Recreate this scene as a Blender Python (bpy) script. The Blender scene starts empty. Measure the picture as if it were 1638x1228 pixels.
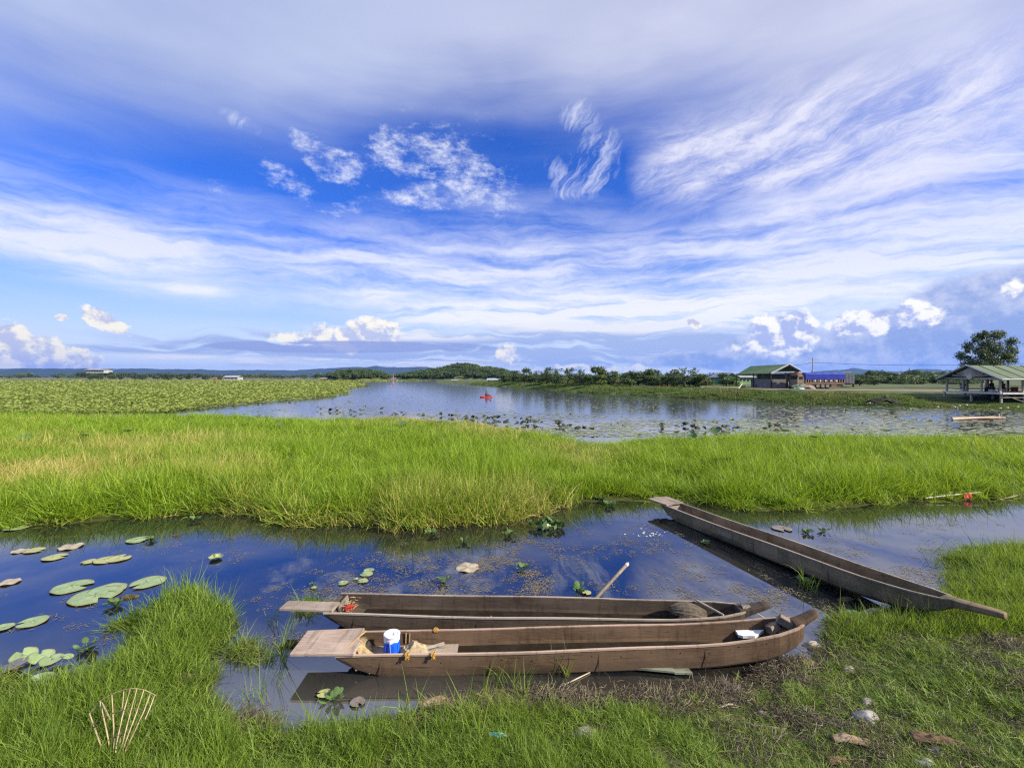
import bpy, math, random
import numpy as np
from mathutils import Vector, Matrix, noise as mnoise
random.seed(7)
RNG = np.random.default_rng(11)
sc = bpy.context.scene
C = sc.collection
R = math.radians
pi = math.pi

# ------------------------------------------------------------------ camera
EYE = 3.3            # eye height above the water
F = 740.0            # focal length in photo pixels (photo 1638 wide)
HOR = 603.0
cam = bpy.data.cameras.new('camera')
cam.sensor_width = 36.0
cam.lens = F / 1638.0 * 36.0
cam.shift_y = -(614.0 - HOR) / 1638.0
cam.clip_end = 30000
cam.clip_start = 0.05
cam_o = bpy.data.objects.new('camera', cam)
cam_o.location = (0, 0, EYE)
cam_o.rotation_euler = (R(90), 0, 0)
C.objects.link(cam_o)
sc.camera = cam_o

# ------------------------------------------------------------------ sun + exposure
SUN_EL, SUN_AZ = 31.0, 112.0        # azimuth from +Y towards +X
sdir = Vector((math.sin(R(SUN_AZ)) * math.cos(R(SUN_EL)), math.cos(R(SUN_AZ)) * math.cos(R(SUN_EL)), math.sin(R(SUN_EL))))
sun = bpy.data.lights.new('sun', 'SUN')
sun.energy = 5.0
sun.angle = R(0.6)
sun.color = (1.0, 0.90, 0.74)
sun_o = bpy.data.objects.new('sun', sun)
sun_o.rotation_euler = (-sdir).to_track_quat('-Z', 'Y').to_euler()
sun_o.location = (0, 0, 60)
C.objects.link(sun_o)
sc.view_settings.view_transform = 'Standard'
sc.view_settings.look = 'None'
sc.view_settings.gamma = 1
sc.view_settings.exposure = 0.8
sc.view_settings.use_curve_mapping = False
sc.render.engine = 'CYCLES'
cy = sc.cycles
cy.use_denoising = False
cy.filter_width = 1.25
cy.use_adaptive_sampling = True
cy.adaptive_threshold = 0.012
cy.adaptive_min_samples = 16
cy.max_bounces = 6
cy.diffuse_bounces = 3
cy.glossy_bounces = 3
cy.transmission_bounces = 4
cy.transparent_max_bounces = 8
cy.volume_bounces = 0
cy.caustics_reflective = False
cy.caustics_refractive = False


def lin(r, g, b):
    def f(c):
        c /= 255.0
        return c / 12.92 if c <= 0.04045 else ((c + 0.055) / 1.055) ** 2.4
    return (f(r), f(g), f(b), 1.0)


# ------------------------------------------------------------------ node helper
class S:
    """a node socket with arithmetic"""
    def __init__(s, nt, sock): s.nt, s.k = nt, sock
    def _m(s, op, *a, clamp=False):
        n = s.nt.nodes.new('ShaderNodeMath'); n.operation = op; n.use_clamp = clamp
        for i, v in enumerate((s,) + a):
            if isinstance(v, S): s.nt.links.new(v.k, n.inputs[i])
            else: n.inputs[i].default_value = v
        return S(s.nt, n.outputs[0])
    def __add__(s, o): return s._m('ADD', o)
    def __radd__(s, o): return s._m('ADD', o)
    def __sub__(s, o): return s._m('SUBTRACT', o)
    def __rsub__(s, o): return s._m('MULTIPLY', -1.0)._m('ADD', o)
    def __mul__(s, o): return s._m('MULTIPLY', o)
    def __rmul__(s, o): return s._m('MULTIPLY', o)
    def __truediv__(s, o): return s._m('DIVIDE', o)
    def max(s, o): return s._m('MAXIMUM', o)
    def min(s, o): return s._m('MINIMUM', o)
    def clamp(s): return s._m('ADD', 0.0, clamp=True)
    def pw(s, o): return s._m('POWER', o)


class NT:
    def __init__(s, nt): s.nt = nt
    def new(s, t, **kw):
        n = s.nt.nodes.new(t)
        for k, v in kw.items(): setattr(n, k, v)
        return n
    def put(s, inp, v):
        if isinstance(v, S): s.nt.links.new(v.k, inp)
        elif hasattr(v, 'is_output'): s.nt.links.new(v, inp)
        else: inp.default_value = v
    def vec(s, x, y, z=0.0):
        n = s.new('ShaderNodeCombineXYZ')
        for i, v in enumerate((x, y, z)): s.put(n.inputs[i], v)
        return S(s.nt, n.outputs[0])
    def sep(s, v):
        n = s.new('ShaderNodeSeparateXYZ'); s.put(n.inputs[0], v)
        return [S(s.nt, o) for o in n.outputs]
    def noise(s, v, scale=1.0, detail=4.0, rough=0.5, dist=0.0, color=False):
        n = s.new('ShaderNodeTexNoise'); s.put(n.inputs['Vector'], v)
        n.inputs['Scale'].default_value = scale; n.inputs['Detail'].default_value = detail
        n.inputs['Roughness'].default_value = rough; n.inputs['Distortion'].default_value = dist
        return S(s.nt, n.outputs['Color' if color else 'Fac'])
    def ss(s, x, a, b, lo=0.0, hi=1.0, kind='SMOOTHSTEP'):
        n = s.new('ShaderNodeMapRange', interpolation_type=kind, clamp=True)
        s.put(n.inputs[0], x)
        for i, v in enumerate((a, b, lo, hi)): n.inputs[1 + i].default_value = v
        return S(s.nt, n.outputs[0])
    def mix(s, fac, a, b, blend='MIX'):
        n = s.new('ShaderNodeMix', data_type='RGBA', blend_type=blend)
        s.put(n.inputs[0], fac); s.put(n.inputs[6], a); s.put(n.inputs[7], b)
        return S(s.nt, n.outputs[2])
    def mapping(s, v, loc=(0, 0, 0), rot=(0, 0, 0), scale=(1, 1, 1), kind='POINT'):
        n = s.new('ShaderNodeMapping', vector_type=kind)
        s.put(n.inputs[0], v)
        n.inputs[1].default_value = loc; n.inputs[2].default_value = rot; n.inputs[3].default_value = scale
        return S(s.nt, n.outputs[0])
    def vadd(s, a, b, op='ADD'):
        n = s.new('ShaderNodeVectorMath', operation=op)
        s.put(n.inputs[0], a); s.put(n.inputs[1], b)
        return S(s.nt, n.outputs[0])
    def length(s, a):
        n = s.new('ShaderNodeVectorMath', operation='LENGTH'); s.put(n.inputs[0], a)
        return S(s.nt, n.outputs['Value'])


# ------------------------------------------------------------------ sky
world = bpy.data.worlds.new('World')
sc.world = world
world.use_nodes = True
wn = world.node_tree
wn.nodes.clear()
W = NT(wn)


def azv(px, py):
    a = math.atan((px - 819) / F)
    return a, (HOR - py) / F * math.cos(a)


def build_sky():
    tc = W.new('ShaderNodeTexCoord')
    x, y, z = W.sep(tc.outputs['Generated'])
    hyp = (x * x + y * y)._m('SQRT').max(0.02)
    az = x._m('ARCTAN2', y)
    v = z / hyp
    vc = v.max(-0.02).min(3.0)
    q = W.vec(az, vc)                                     # azimuth / tangent of elevation
    sky = W.new('ShaderNodeTexSky', sky_type='NISHITA')
    sky.sun_disc = False
    sky.sun_elevation = R(SUN_EL)
    sky.sun_rotation = R(SUN_AZ % 360)
    sky.air_density = 1.0; sky.dust_density = 0.6; sky.ozone_density = 2.2
    base = W.mix(1.0, sky.outputs[0], (0.27, 0.66, 1.72, 1), 'MULTIPLY')

    def col(r, g, b): return tuple(c * 10 for c in lin(r, g, b)[:3]) + (1,)
    base = W.mix(W.ss(vc, 0.0, 0.30, 0.85, 0.0), base, col(150, 200, 248))
    Q = [q, az]

    def stage(dep):
        # the sky is worked out layer by layer: the tiny term only orders the nodes
        a2 = az + dep * 1e-7
        Q[0] = W.vec(a2, vc); Q[1] = a2

    def patch(px, py, rx, ry, ang=0.0, s=1.0):
        a, e = azv(px, py)
        ra = rx / F * math.cos(a) ** 2
        re = ry / F * math.cos(a)
        d = W.length(W.mapping(Q[0], (a, e, 0), (0, 0, R(ang)), (ra, re, 1), 'TEXTURE'))
        return W.ss(d, 0.0, 1.0, s, 0.0, 'LINEAR')

    big = W.noise(W.vec(az * 1.3, vc * 2.6), 1.6, 3, 0.5)
    warp = W.noise(W.vec(az * 2.0, vc * 3.0, 4.0), 2.2, 4, 0.55, color=True)
    wv = W.vadd(q, W.mapping(warp, (-.5 * .16, -.5 * .09, 0), (0, 0, 0), (.16, .09, 0)))
    wx, wy, wz = W.sep(wv)
    st = W.noise(W.vec(wx * 1.5, wy * 11.0), 1.5, 7, 0.60)
    fine = W.noise(W.vec(wx * 5.0, wy * 12.0, 3.0), 7.0, 6, 0.70)

    # --- high grey overcast sheet above
    left_edge = W.ss(az, -0.9, 0.0, 0.40, 0.62, 'LINEAR')
    right_edge = W.ss(az, 0.0, 0.85, 0.0, -0.16, 'LINEAR')
    edge = left_edge + right_edge
    dd = (vc - edge) + (big - 0.5) * 0.30 + (st - 0.5) * 0.12
    sheet = W.ss(dd, -0.15, 0.16)
    sh_col = W.mix(W.ss(az, -0.8, 0.5), col(168, 182, 219), col(208, 212, 232))
    sh_col = W.mix(W.ss(W.noise(W.vec(az * 1.2, vc * 2.2, 9.0), 2.0, 4, 0.5), 0.34, 0.66), sh_col,
                   W.mix(W.ss(az, -0.8, 0.5), col(188, 200, 230), col(190, 195, 221)))
    c = W.mix(sheet * 0.93, base, sh_col)
    stage(sheet)

    # --- streaked cirrus
    dens = patch(60, 345, 460, 100, -10, 1.0) + patch(450, 385, 480, 85, -5, 1.0) + patch(800, 385, 300, 105, 0, 1.2) \
        + patch(80, 400, 520, 80, -9, 1.0) + patch(600, 440, 560, 60, -3, 1.0) + patch(1050, 450, 620, 85, 4, 1.9) \
        + patch(1450, 430, 520, 110, 4, 1.9) + patch(1000, 405, 380, 60, 8, .8) \
        + patch(1300, 335, 350, 66, 13, 1.7) + patch(1560, 270, 320, 100, 10, 1.6) + patch(1130, 490, 600, 70, 2, 2.2) \
        + patch(700, 490, 500, 34, 0, .9) + patch(1600, 345, 200, 22, 5, 1.2) + patch(310, 465, 80, 12, 0, .8)
    cir = W.ss(dens.min(1.5) * (W.ss(st, 0.30, 0.70) * .95 + 0.16 + (fine - .5) * .45), 0.06, 1.35, kind='LINEAR')
    cir_col = W.mix(W.ss(vc, 0.08, 0.3), col(246, 246, 250), col(220, 225, 246))
    c = W.mix(cir * 0.92, c, cir_col)
    stage(cir)
    # tilted feathery cirrus on the right
    st2 = W.noise(W.mapping(wv, (0, 0, -7), (0, 0, R(17)), (1 / 2.6, 1 / 8.5, 1), 'TEXTURE'), 2.6, 7, 0.72)
    densr = patch(1190, 235, 240, 100, 20, 1.5) + patch(1330, 210, 320, 110, 16, 1.2) + patch(1500, 200, 380, 150, 10, 1.2) \
        + patch(1400, 290, 300, 80, 22, .8) + patch(1080, 240, 100, 90, 60, .9)
    cir2 = W.ss(densr.min(1.3) * (W.ss(st2, 0.28, 0.74) * .80 + 0.30 + (fine - .5) * .35), 0.08, 1.3, kind='LINEAR')
    c = W.mix(cir2 * 0.9, c, col(229, 229, 243))
    stage(cir2)
    # hooked wisps
    fib = W.noise(W.mapping(wv, (0, 0, -2), (0, 0, R(62)), (1 / 5.0, 1 / 30.0, 1), 'TEXTURE'), 2.2, 6, 0.66)
    wsp = patch(952, 258, 48, 70, -18, 2.0) + patch(930, 292, 66, 24, 14, 1.6) + patch(925, 185, 40, 34, -20, 1.6) \
        + patch(886, 280, 14, 50, 24, 1.3) + patch(905, 285, 14, 50, 24, 1.2) + patch(1050, 275, 60, 30, 40, 1.1) + patch(385, 195, 44, 18, -20, 1.0)
    c = W.mix(W.ss(wsp.min(1.0) * (W.ss(fib, .34, .72) * .9 + .06) + (fine - .5) * .5 * wsp.min(1.0), .10, 1.35, kind='LINEAR') * .85, c, col(232, 236, 250))
    stage(wsp)
    # altocumulus flecks
    pn = W.noise(W.vec(az, vc * 1.5, 5.0), 17.0, 7, 0.72)
    pf = patch(535, 268, 50, 46, -40, 2.0) + patch(498, 240, 66, 34, -40, 1.5) + patch(455, 285, 80, 36, -38, 1.5) \
        + patch(540, 335, 60, 22, 0, 1.4) + patch(620, 250, 80, 55, 0, 1.3) + patch(710, 262, 130, 60, -22, 1.5) \
        + patch(660, 318, 110, 32, 0, 1.5) + patch(780, 300, 120, 65, -25, 1.2) + patch(345, 305, 70, 26, -10, .8) \
        + patch(520, 425, 16, 38, 0, 1.0) + patch(730, 200, 180, 50, -10, .6)
    c = W.mix(W.ss(pf.min(1.0) + (pn - .5) * 4.0, .55, 2.1) * W.ss(pf, 0.02, 0.5) * .95, c, col(238, 241, 251))
    stage(pf)

    # --- layer near the horizon: pale veil, grey-blue flat bands, cumulus
    veil = W.ss(vc + (st - .5) * .06, 0.0, 0.21, 1.0, 0.0)
    c = W.mix(veil * .92, c, col(226, 233, 246))
    bn = W.noise(W.vec(wx * 2.2, wy * 24.0, 1.0), 2.0, 6, 0.58)
    low = patch(700, 556, 560, 36, 0, 1.6) + patch(480, 553, 200, 20, 0, 1.0) + patch(1000, 548, 480, 40, 0, 1.5) \
        + patch(700, 578, 520, 18, 0, 1.4) + patch(250, 560, 260, 10, 0, .9) + patch(950, 522, 240, 20, 0, .8)
    c = W.mix(W.ss(low.min(1.2) * (W.ss(bn, .32, .64) + .15), .15, .95) * .85, c, col(160, 178, 222))
    low2 = patch(900, 500, 520, 34, 1, 1.4) + patch(1080, 515, 300, 28, 0, 1.4) + patch(650, 583, 340, 10, 0, 1.3) + patch(350, 572, 300, 10, 0, 1.2) + patch(640, 535, 300, 18, 0, 1.0)
    c = W.mix(W.ss(low2.min(1.4) * (W.ss(bn, .36, .6) + .2), .2, .9) * .85, c, col(242, 242, 244))
    stage(low2)
    sh = patch(480, 557, 200, 10, 0, 1.6) + patch(620, 554, 280, 11, 0, 1.5) + patch(60, 557, 18, 4, 0, 1.5)
    sha = W.ss(sh.min(1.2) * (W.ss(bn, .3, .6) + .35), .3, .8) * .85
    stage(sha)

    def cumulus(c, spec, litc, shc, sc_n=9.0, thr=.42, seed=0.0, rel=1.2, soft=.12, flat=None):
        d = None
        for p in spec:
            g = patch(*p); d = g if d is None else d.max(g)
        if flat:
            d = d.min(W.ss(vc, (HOR - flat - 7) / F * .85, (HOR - flat + 2) / F * .85, -.6, 1.5, 'LINEAR'))
        n0 = W.noise(W.vec(Q[1], vc * 1.15, seed), sc_n, 8, .62)
        n1 = W.noise(W.vec(Q[1] + 0.008, vc * 1.15 + 0.014, seed), sc_n, 5, .62)
        f = d + (n0 - .5) * rel
        a = W.ss(f, thr, thr + soft)
        light = W.ss((n0 - n1) * 6.0 - (f - thr) * .30 + .66, 0.0, 1.0)
        stage(a)
        return W.mix(a * .97, c, W.mix(light, shc, litc)), a
    # right-hand grey bank
    c, _ = cumulus(c, [(1640, 530, 360, 140, 0, 2.1), (1480, 548, 340, 80, 0, 2.0), (1330, 560, 300, 56, 0, 1.4), (1150, 577, 300, 26, 0, 1.2), (1630, 470, 70, 50, 0, 1.3)],
                   col(196, 204, 232), col(146, 166, 216), 6.0, .42, 3.0, 1.5, .25)
    c, _ = cumulus(c, [(1250, 534, 84, 56, 0, 2.3), (1470, 502, 56, 36, 0, 1.9), (1385, 516, 100, 34, 0, 1.9), (1622, 462, 40, 32, 0, 1.4), (1200, 552, 60, 24, 0, 1.2)],
                   col(255, 252, 244), col(176, 187, 229), 22.0, .56, 5.0, 2.5, .42)
    c, _ = cumulus(c, [(560, 542, 130, 36, 0, 1.8), (590, 532, 66, 40, 0, 2.2), (470, 538, 80, 24, 0, 1.3), (815, 572, 30, 36, 20, 1.5), (940, 590, 260, 14, 0, 1.3), (710, 588, 160, 10, 0, 1.1)],
                   col(255, 249, 232), col(192, 199, 228), 22.0, .56, 8.0, 2.5, .42)
    c = W.mix(sha, c, col(150, 163, 212))
    c, _ = cumulus(c, [(60, 576, 150, 56, -12, 2.4), (-30, 560, 130, 66, 0, 2.2), (20, 528, 70, 20, 0, 1.2), (168, 514, 74, 24, -28, 1.6), (100, 508, 24, 12, 0, 1.3), (1108, 517, 24, 12, -25, 1.5)],
                   col(255, 248, 226), col(196, 199, 224), 24.0, .55, 12.0, 2.6, .26)
    # ground colour below the horizon (never seen: the land covers it)
    c = W.mix(W.ss(v, -0.03, -0.005), col(96, 108, 110), c)
    bg = W.new('ShaderNodeBackground'); bg.inputs[1].default_value = 0.065
    W.put(bg.inputs[0], c)
    out = W.new('ShaderNodeOutputWorld')
    wn.links.new(bg.outputs[0], out.inputs[0])


build_sky()
world.cycles.sampling_method = 'MANUAL'
world.cycles.sample_map_resolution = 512


# ------------------------------------------------------------------ pixel -> place
def P(px, py, z=0.0):
    """the point at height z seen at photo pixel (px, py)"""
    y = (EYE - z) * F / (py - HOR)
    return np.array([(px - 819) / F * y, y, z])


def at(px, Y, z=0.0):
    return Vector(((px - 819) / F * Y, Y, z))


def zat(py, Y):
    return EYE - (py - HOR) / F * Y


# ------------------------------------------------------------------ numpy noise
_perm = np.random.default_rng(5).random((256, 256))


def vnoise(x, y):
    xi = np.floor(x).astype(int); yi = np.floor(y).astype(int)
    fx = x - xi; fy = y - yi
    fx = fx * fx * (3 - 2 * fx); fy = fy * fy * (3 - 2 * fy)
    g = lambda a, b: _perm[a % 256, b % 256]
    return (g(xi, yi) * (1 - fx) + g(xi + 1, yi) * fx) * (1 - fy) + (g(xi, yi + 1) * (1 - fx) + g(xi + 1, yi + 1) * fx) * fy


def fbm(x, y, o=4, s=0.0):
    t = 0; a = 0.5; n = 0
    for i in range(o):
        t = t + a * vnoise(x * 2 ** i + s * 17.3 + i * 31.7, y * 2 ** i + s * 9.1 + i * 11.3); n += a; a *= .5
    return t / n


def sdist(X, Y, poly):
    """signed distance to a polygon, positive inside"""
    poly = np.array(poly, float)
    d = np.full(X.shape, 1e18); ins = np.zeros(X.shape, bool)
    n = len(poly)
    for i in range(n):
        ax, ay = poly[i]; bx, by = poly[(i + 1) % n]
        ex, ey = bx - ax, by - ay
        t = np.clip(((X - ax) * ex + (Y - ay) * ey) / (ex * ex + ey * ey + 1e-12), 0, 1)
        d = np.minimum(d, (X - ax - t * ex) ** 2 + (Y - ay - t * ey) ** 2)
        c = ((ay > Y) != (by > Y))
        with np.errstate(divide='ignore', invalid='ignore'):
            xc = (bx - ax) * (Y - ay) / (by - ay + 1e-18) + ax
        ins ^= c & (X < xc)
    return np.where(ins, 1, -1) * np.sqrt(d)


def pp(lst):
    return [tuple(P(a, b)[:2]) for a, b in lst]


BANK = pp([(-700, 1120), (-200, 1115), (0, 1135), (60, 1118), (110, 1092), (150, 1050), (200, 1020), (245, 990), (295, 965), (350, 966), (425, 982), (422, 1000), (385, 1040), (370, 1070),
           (365, 1110), (390, 1150), (445, 1178), (540, 1180), (640, 1165), (700, 1132), (780, 1116), (870, 1124), (950, 1120), (1050, 1114), (1150, 1104),
           (1225, 1082), (1280, 1054), (1308, 1022), (1318, 995), (1345, 985), (1400, 990), (1470, 968), (1512, 948), (1528, 925), (1512, 898),
           (1560, 882), (1638, 872), (1900, 850)]) + [(40, 9.0), (60, -60), (-60, -60), (-30, 3)]
ISLAND = pp([(-900, 850), (-300, 856), (0, 850), (100, 842), (180, 832), (250, 832), (350, 822), (440, 838), (560, 842), (640, 845), (720, 845), (770, 842), (830, 830), (880, 818), (930, 805), (960, 802),
             (1060, 803), (1150, 815), (1300, 815), (1400, 804), (1500, 800), (1638, 793), (2200, 780)]) + \
    [(70, 21), (40, 22.5), (26, 24), (14, 24.8), (8, 24.5), (5.2, 22.6), (4.3, 22.0), (2.5, 25), (0, 28.5), (-3, 33), (-9, 36), (-14, 34), (-22, 37), (-34, 38), (-60, 40), (-90, 40)]
MARSH = pp([(-900, 655), (0, 661), (150, 661), (260, 660), (330, 652), (420, 643), (500, 637), (560, 629), (540, 624), (590, 617), (560, 612)]) + \
    [(-60, 420), (-160, 560), (-2500, 700), (-2500, 60)]
EMB = [(130, 40.0)] + pp([(1720, 659), (1634, 657), (1543, 653), (1478, 652), (1400, 648), (1330, 646), (1272, 645), (1211, 640), (1147, 638), (1089, 635.8), (1006, 631.5), (923, 627.5), (840, 621), (770, 616.5), (700, 613)]) + \
    [(-70, 420), (0, 700), (900, 900), (900, 30)]
_EDG = [(a, b) for a, b in EMB]


def bank_rag(X, Y):
    """the left part of the bank is broken up by small pools"""
    m = np.clip((-1.7 - X) / .6, 0, 1) * np.clip((Y - 3.9) / .5, 0, 1)
    return m * (fbm(X * 1.7 + 3, Y * 1.7, 3, 17) - .60) * 2.3


def land(X, Y):
    """height of the ground"""
    w = (fbm(X * .9, Y * .9, 3, 1) - .5)
    rr = np.sqrt(X * X + Y * Y)
    z = np.full(X.shape, -0.45)
    s = sdist(X, Y, BANK) + w * .35 + bank_rag(X, Y)
    near = np.minimum(s, 0) * .35 + np.maximum(s, 0) * .16 + np.clip(s - 2.5, 0, 6) * .1
    near = np.minimum(near, 1.3) + (fbm(X * 3, Y * 3, 3, 2) - .5) * np.clip(s + .1, 0, .5) * .14
    z = np.maximum(z, near)
    s2 = sdist(X, Y, ISLAND) + w * .8
    isl = np.minimum(s2, 0) * .4 + .05 * np.clip(s2 / .4, 0, 1) + .05 * (fbm(X * .7, Y * .7, 2, 3)) * np.clip(s2, 0, 1)
    z = np.maximum(z, isl)
    s3 = sdist(X, Y, MARSH) + w * 3
    mar = np.minimum(s3, 0) * .05 + .05 * np.clip(s3 / 2, 0, 1)
    z = np.maximum(z, mar)
    s4 = sdist(X, Y, EMB) + w * 1.0
    slope = 1.3 * np.clip(s4 / np.interp(X / np.maximum(np.abs(Y), 1), [.84, .96], [8.0, 14.0]), 0, 1) ** np.interp(X / np.maximum(np.abs(Y), 1), [.84, .96], [.8, 1.5])
    emb = np.minimum(s4, 0) * .3 + np.where(s4 > 0, slope, 0) + (fbm(X * .5, Y * .5, 3, 4) - .5) * np.clip(s4, 0, 1) * np.clip((12 - s4) / 3, 0, 1) * .35
    z = np.maximum(z, emb)
    far = np.clip((rr - 700) / 60, 0, 1) * 1.2 - .45 * (rr < 700)
    z = np.maximum(z, np.where(rr > 700, far, -1))
    return z


def gz(x, y):
    return float(land(np.array([x]), np.array([y]))[0])


def G(px, py):
    """point on the ground seen at a photo pixel"""
    z = 0.2
    for _ in range(12):
        p = P(px, py, z); z = .5 * z + .5 * max(gz(p[0], p[1]), 0.0)
    p = P(px, py, z)
    return Vector((p[0], p[1], max(gz(p[0], p[1]), 0.0)))


# ------------------------------------------------------------------ mesh builder
class MB:
    def __init__(s): s.v = []; s.f = []; s.mi = []; s.m = 0
    def add(s, vs, fs):
        o = len(s.v); s.v += [tuple(v) for v in vs]; s.f += [tuple(i + o for i in f) for f in fs]; s.mi += [s.m] * len(fs); return s
    def box(s, c, d, rot=None, taper=1.0):
        x, y, z = d[0] / 2, d[1] / 2, d[2] / 2
        vs = [Vector((a * x * (taper if e > 0 else 1), b * y * (taper if e > 0 else 1), e * z)) for e in (-1, 1) for a, b in ((-1, -1), (1, -1), (1, 1), (-1, 1))]
        M = rot if rot is not None else Matrix.Identity(3)
        vs = [M @ v + Vector(c) for v in vs]
        return s.add(vs, [(3, 2, 1, 0), (4, 5, 6, 7), (0, 1, 5, 4), (1, 2, 6, 5), (2, 3, 7, 6), (3, 0, 4, 7)])
    def tube(s, pts, r, n=6, cap=True):
        pts = [Vector(p) for p in pts]; k = len(pts)
        rs = r if isinstance(r, (list, tuple)) else [r] * k
        vs = []
        up = Vector((0.123, 0.2, 1)).normalized()
        for i, p in enumerate(pts):
            t = (pts[min(i + 1, k - 1)] - pts[max(i - 1, 0)]).normalized()
            if abs(t.dot(up)) > .97: up = Vector((1, .1, .05)).normalized()
            a = t.cross(up).normalized(); b = t.cross(a).normalized()
            up = -b if b.dot(up) < 0 else b
            b = t.cross(a)
            for j in range(n):
                q = 2 * pi * j / n
                vs.append(p + (a * math.cos(q) + b * math.sin(q)) * rs[i])
        fs = [(i * n + j, i * n + (j + 1) % n, (i + 1) * n + (j + 1) % n, (i + 1) * n + j) for i in range(k - 1) for j in range(n)]
        if cap: fs += [tuple(range(n))[::-1], tuple((k - 1) * n + j for j in range(n))]
        return s.add(vs, fs)
    def lathe(s, prof, c=(0, 0, 0), n=20):
        vs = [(c[0] + r * math.cos(2 * pi * j / n), c[1] + r * math.sin(2 * pi * j / n), c[2] + z) for r, z in prof for j in range(n)]
        k = len(prof)
        fs = [(i * n + j, i * n + (j + 1) % n, (i + 1) * n + (j + 1) % n, (i + 1) * n + j) for i in range(k - 1) for j in range(n)]
        fs += [tuple(range(n))[::-1], tuple((k - 1) * n + j for j in range(n))]
        return s.add(vs, fs)
    def loft(s, secs, close=True, cap=True):
        """rings of equal length"""
        n = len(secs[0]); vs = [p for q in secs for p in q]
        m = n if close else n - 1
        fs = [(i * n + j, i * n + (j + 1) % n, (i + 1) * n + (j + 1) % n, (i + 1) * n + j) for i in range(len(secs) - 1) for j in range(m)]
        if cap and close: fs += [tuple(range(n))[::-1], tuple((len(secs) - 1) * n + j for j in range(n))]
        return s.add(vs, fs)
    def prism(s, poly, z0, z1):
        n = len(poly)
        vs = [(a, b, z0) for a, b in poly] + [(a, b, z1) for a, b in poly]
        return s.add(vs, [tuple(range(n))[::-1], tuple(range(n, 2 * n))] + [(i, (i + 1) % n, n + (i + 1) % n, n + i) for i in range(n)])
    def mesh(s, name, mats, smooth=False):
        me = bpy.data.meshes.new(name)
        me.from_pydata(s.v, [], s.f)
        for m in (mats if isinstance(mats, (list, tuple)) else [mats]): me.materials.append(m)
        if any(s.mi): me.polygons.foreach_set('material_index', s.mi)
        if smooth: me.polygons.foreach_set('use_smooth', [True] * len(s.f))
        me.update()
        return me


def obj(name, geo, mat=None, parent=None, smooth=False, link=True):
    me = geo.mesh(name, mat, smooth) if isinstance(geo, MB) else geo
    o = bpy.data.objects.new(name, me)
    if link: C.objects.link(o)
    if parent: o.parent = parent
    return o


def tag(o, label=None, cat=None, group=None, kind=None):
    if label: o['label'] = label
    if cat: o['category'] = cat
    if group: o['group'] = group
    if kind: o['kind'] = kind
    return o


def thing(name, label, cat, loc=(0, 0, 0), rz=0.0, group=None, tilt=None):
    o = bpy.data.objects.new(name, None); C.objects.link(o)
    o.empty_display_size = .2
    o.location = loc; o.rotation_euler = (tilt[0] if tilt else 0, tilt[1] if tilt else 0, rz)
    return tag(o, label, cat, group)


def dup(root, loc, rz, label=None, group=None, scale=None, tilt=(0, 0)):
    r = root.copy(); C.objects.link(r); r.location = loc; r.rotation_euler = (tilt[0], tilt[1], rz)
    if scale: r.scale = scale if isinstance(scale, tuple) else (scale,) * 3
    if label: r['label'] = label
    if group: r['group'] = group
    for ch in list(root.children):
        c = ch.copy(); C.objects.link(c); c.parent = r
        for g in list(ch.children):
            d = g.copy(); C.objects.link(d); d.parent = c
    return r


def npmesh(name, V, Fq, mat, smooth=False, attrs=None):
    """fast mesh from arrays: V (n,3), Fq (m,k)"""
    me = bpy.data.meshes.new(name)
    V = np.asarray(V, np.float32); Fq = np.asarray(Fq, np.int32)
    m, k = Fq.shape
    me.vertices.add(len(V)); me.vertices.foreach_set('co', V.ravel())
    me.loops.add(m * k); me.loops.foreach_set('vertex_index', Fq.ravel())
    me.polygons.add(m); me.polygons.foreach_set('loop_start', np.arange(0, m * k, k, dtype=np.int32))
    me.polygons.foreach_set('loop_total', np.full(m, k, np.int32))
    if smooth: me.polygons.foreach_set('use_smooth', np.ones(m, bool))
    for a, arr in (attrs or {}).items():
        at_ = me.attributes.new(a, 'FLOAT', 'POINT'); at_.data.foreach_set('value', np.asarray(arr, np.float32))
    me.update(calc_edges=True); me.validate()
    for mm in (mat if isinstance(mat, (list, tuple)) else [mat]): me.materials.append(mm)
    return me


# ------------------------------------------------------------------ materials
MATS = {}


def material(name):
    m = bpy.data.materials.new(name); m.use_nodes = True
    nt = m.node_tree; nt.nodes.clear()
    return m, NT(nt)


def finish(T, shader, disp=None):
    o = T.new('ShaderNodeOutputMaterial')
    T.nt.links.new(shader, o.inputs[0])


def principled(T, col, rough=.7, normal=None, spec=.4, metal=0.0, **kw):
    b = T.new('ShaderNodeBsdfPrincipled')
    T.put(b.inputs['Base Color'], col); T.put(b.inputs['Roughness'], rough)
    b.inputs['Specular IOR Level'].default_value = spec; b.inputs['Metallic'].default_value = metal
    if normal is not None: T.put(b.inputs['Normal'], normal)
    for k, v in kw.items(): T.put(b.inputs[k.replace('_', ' ')], v)
    return b.outputs[0]


def bump(T, h, strength=.5, dist=.01):
    n = T.new('ShaderNodeBump'); n.inputs['Strength'].default_value = strength; n.inputs['Distance'].default_value = dist
    T.put(n.inputs['Height'], h)
    return S(T.nt, n.outputs[0])


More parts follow.
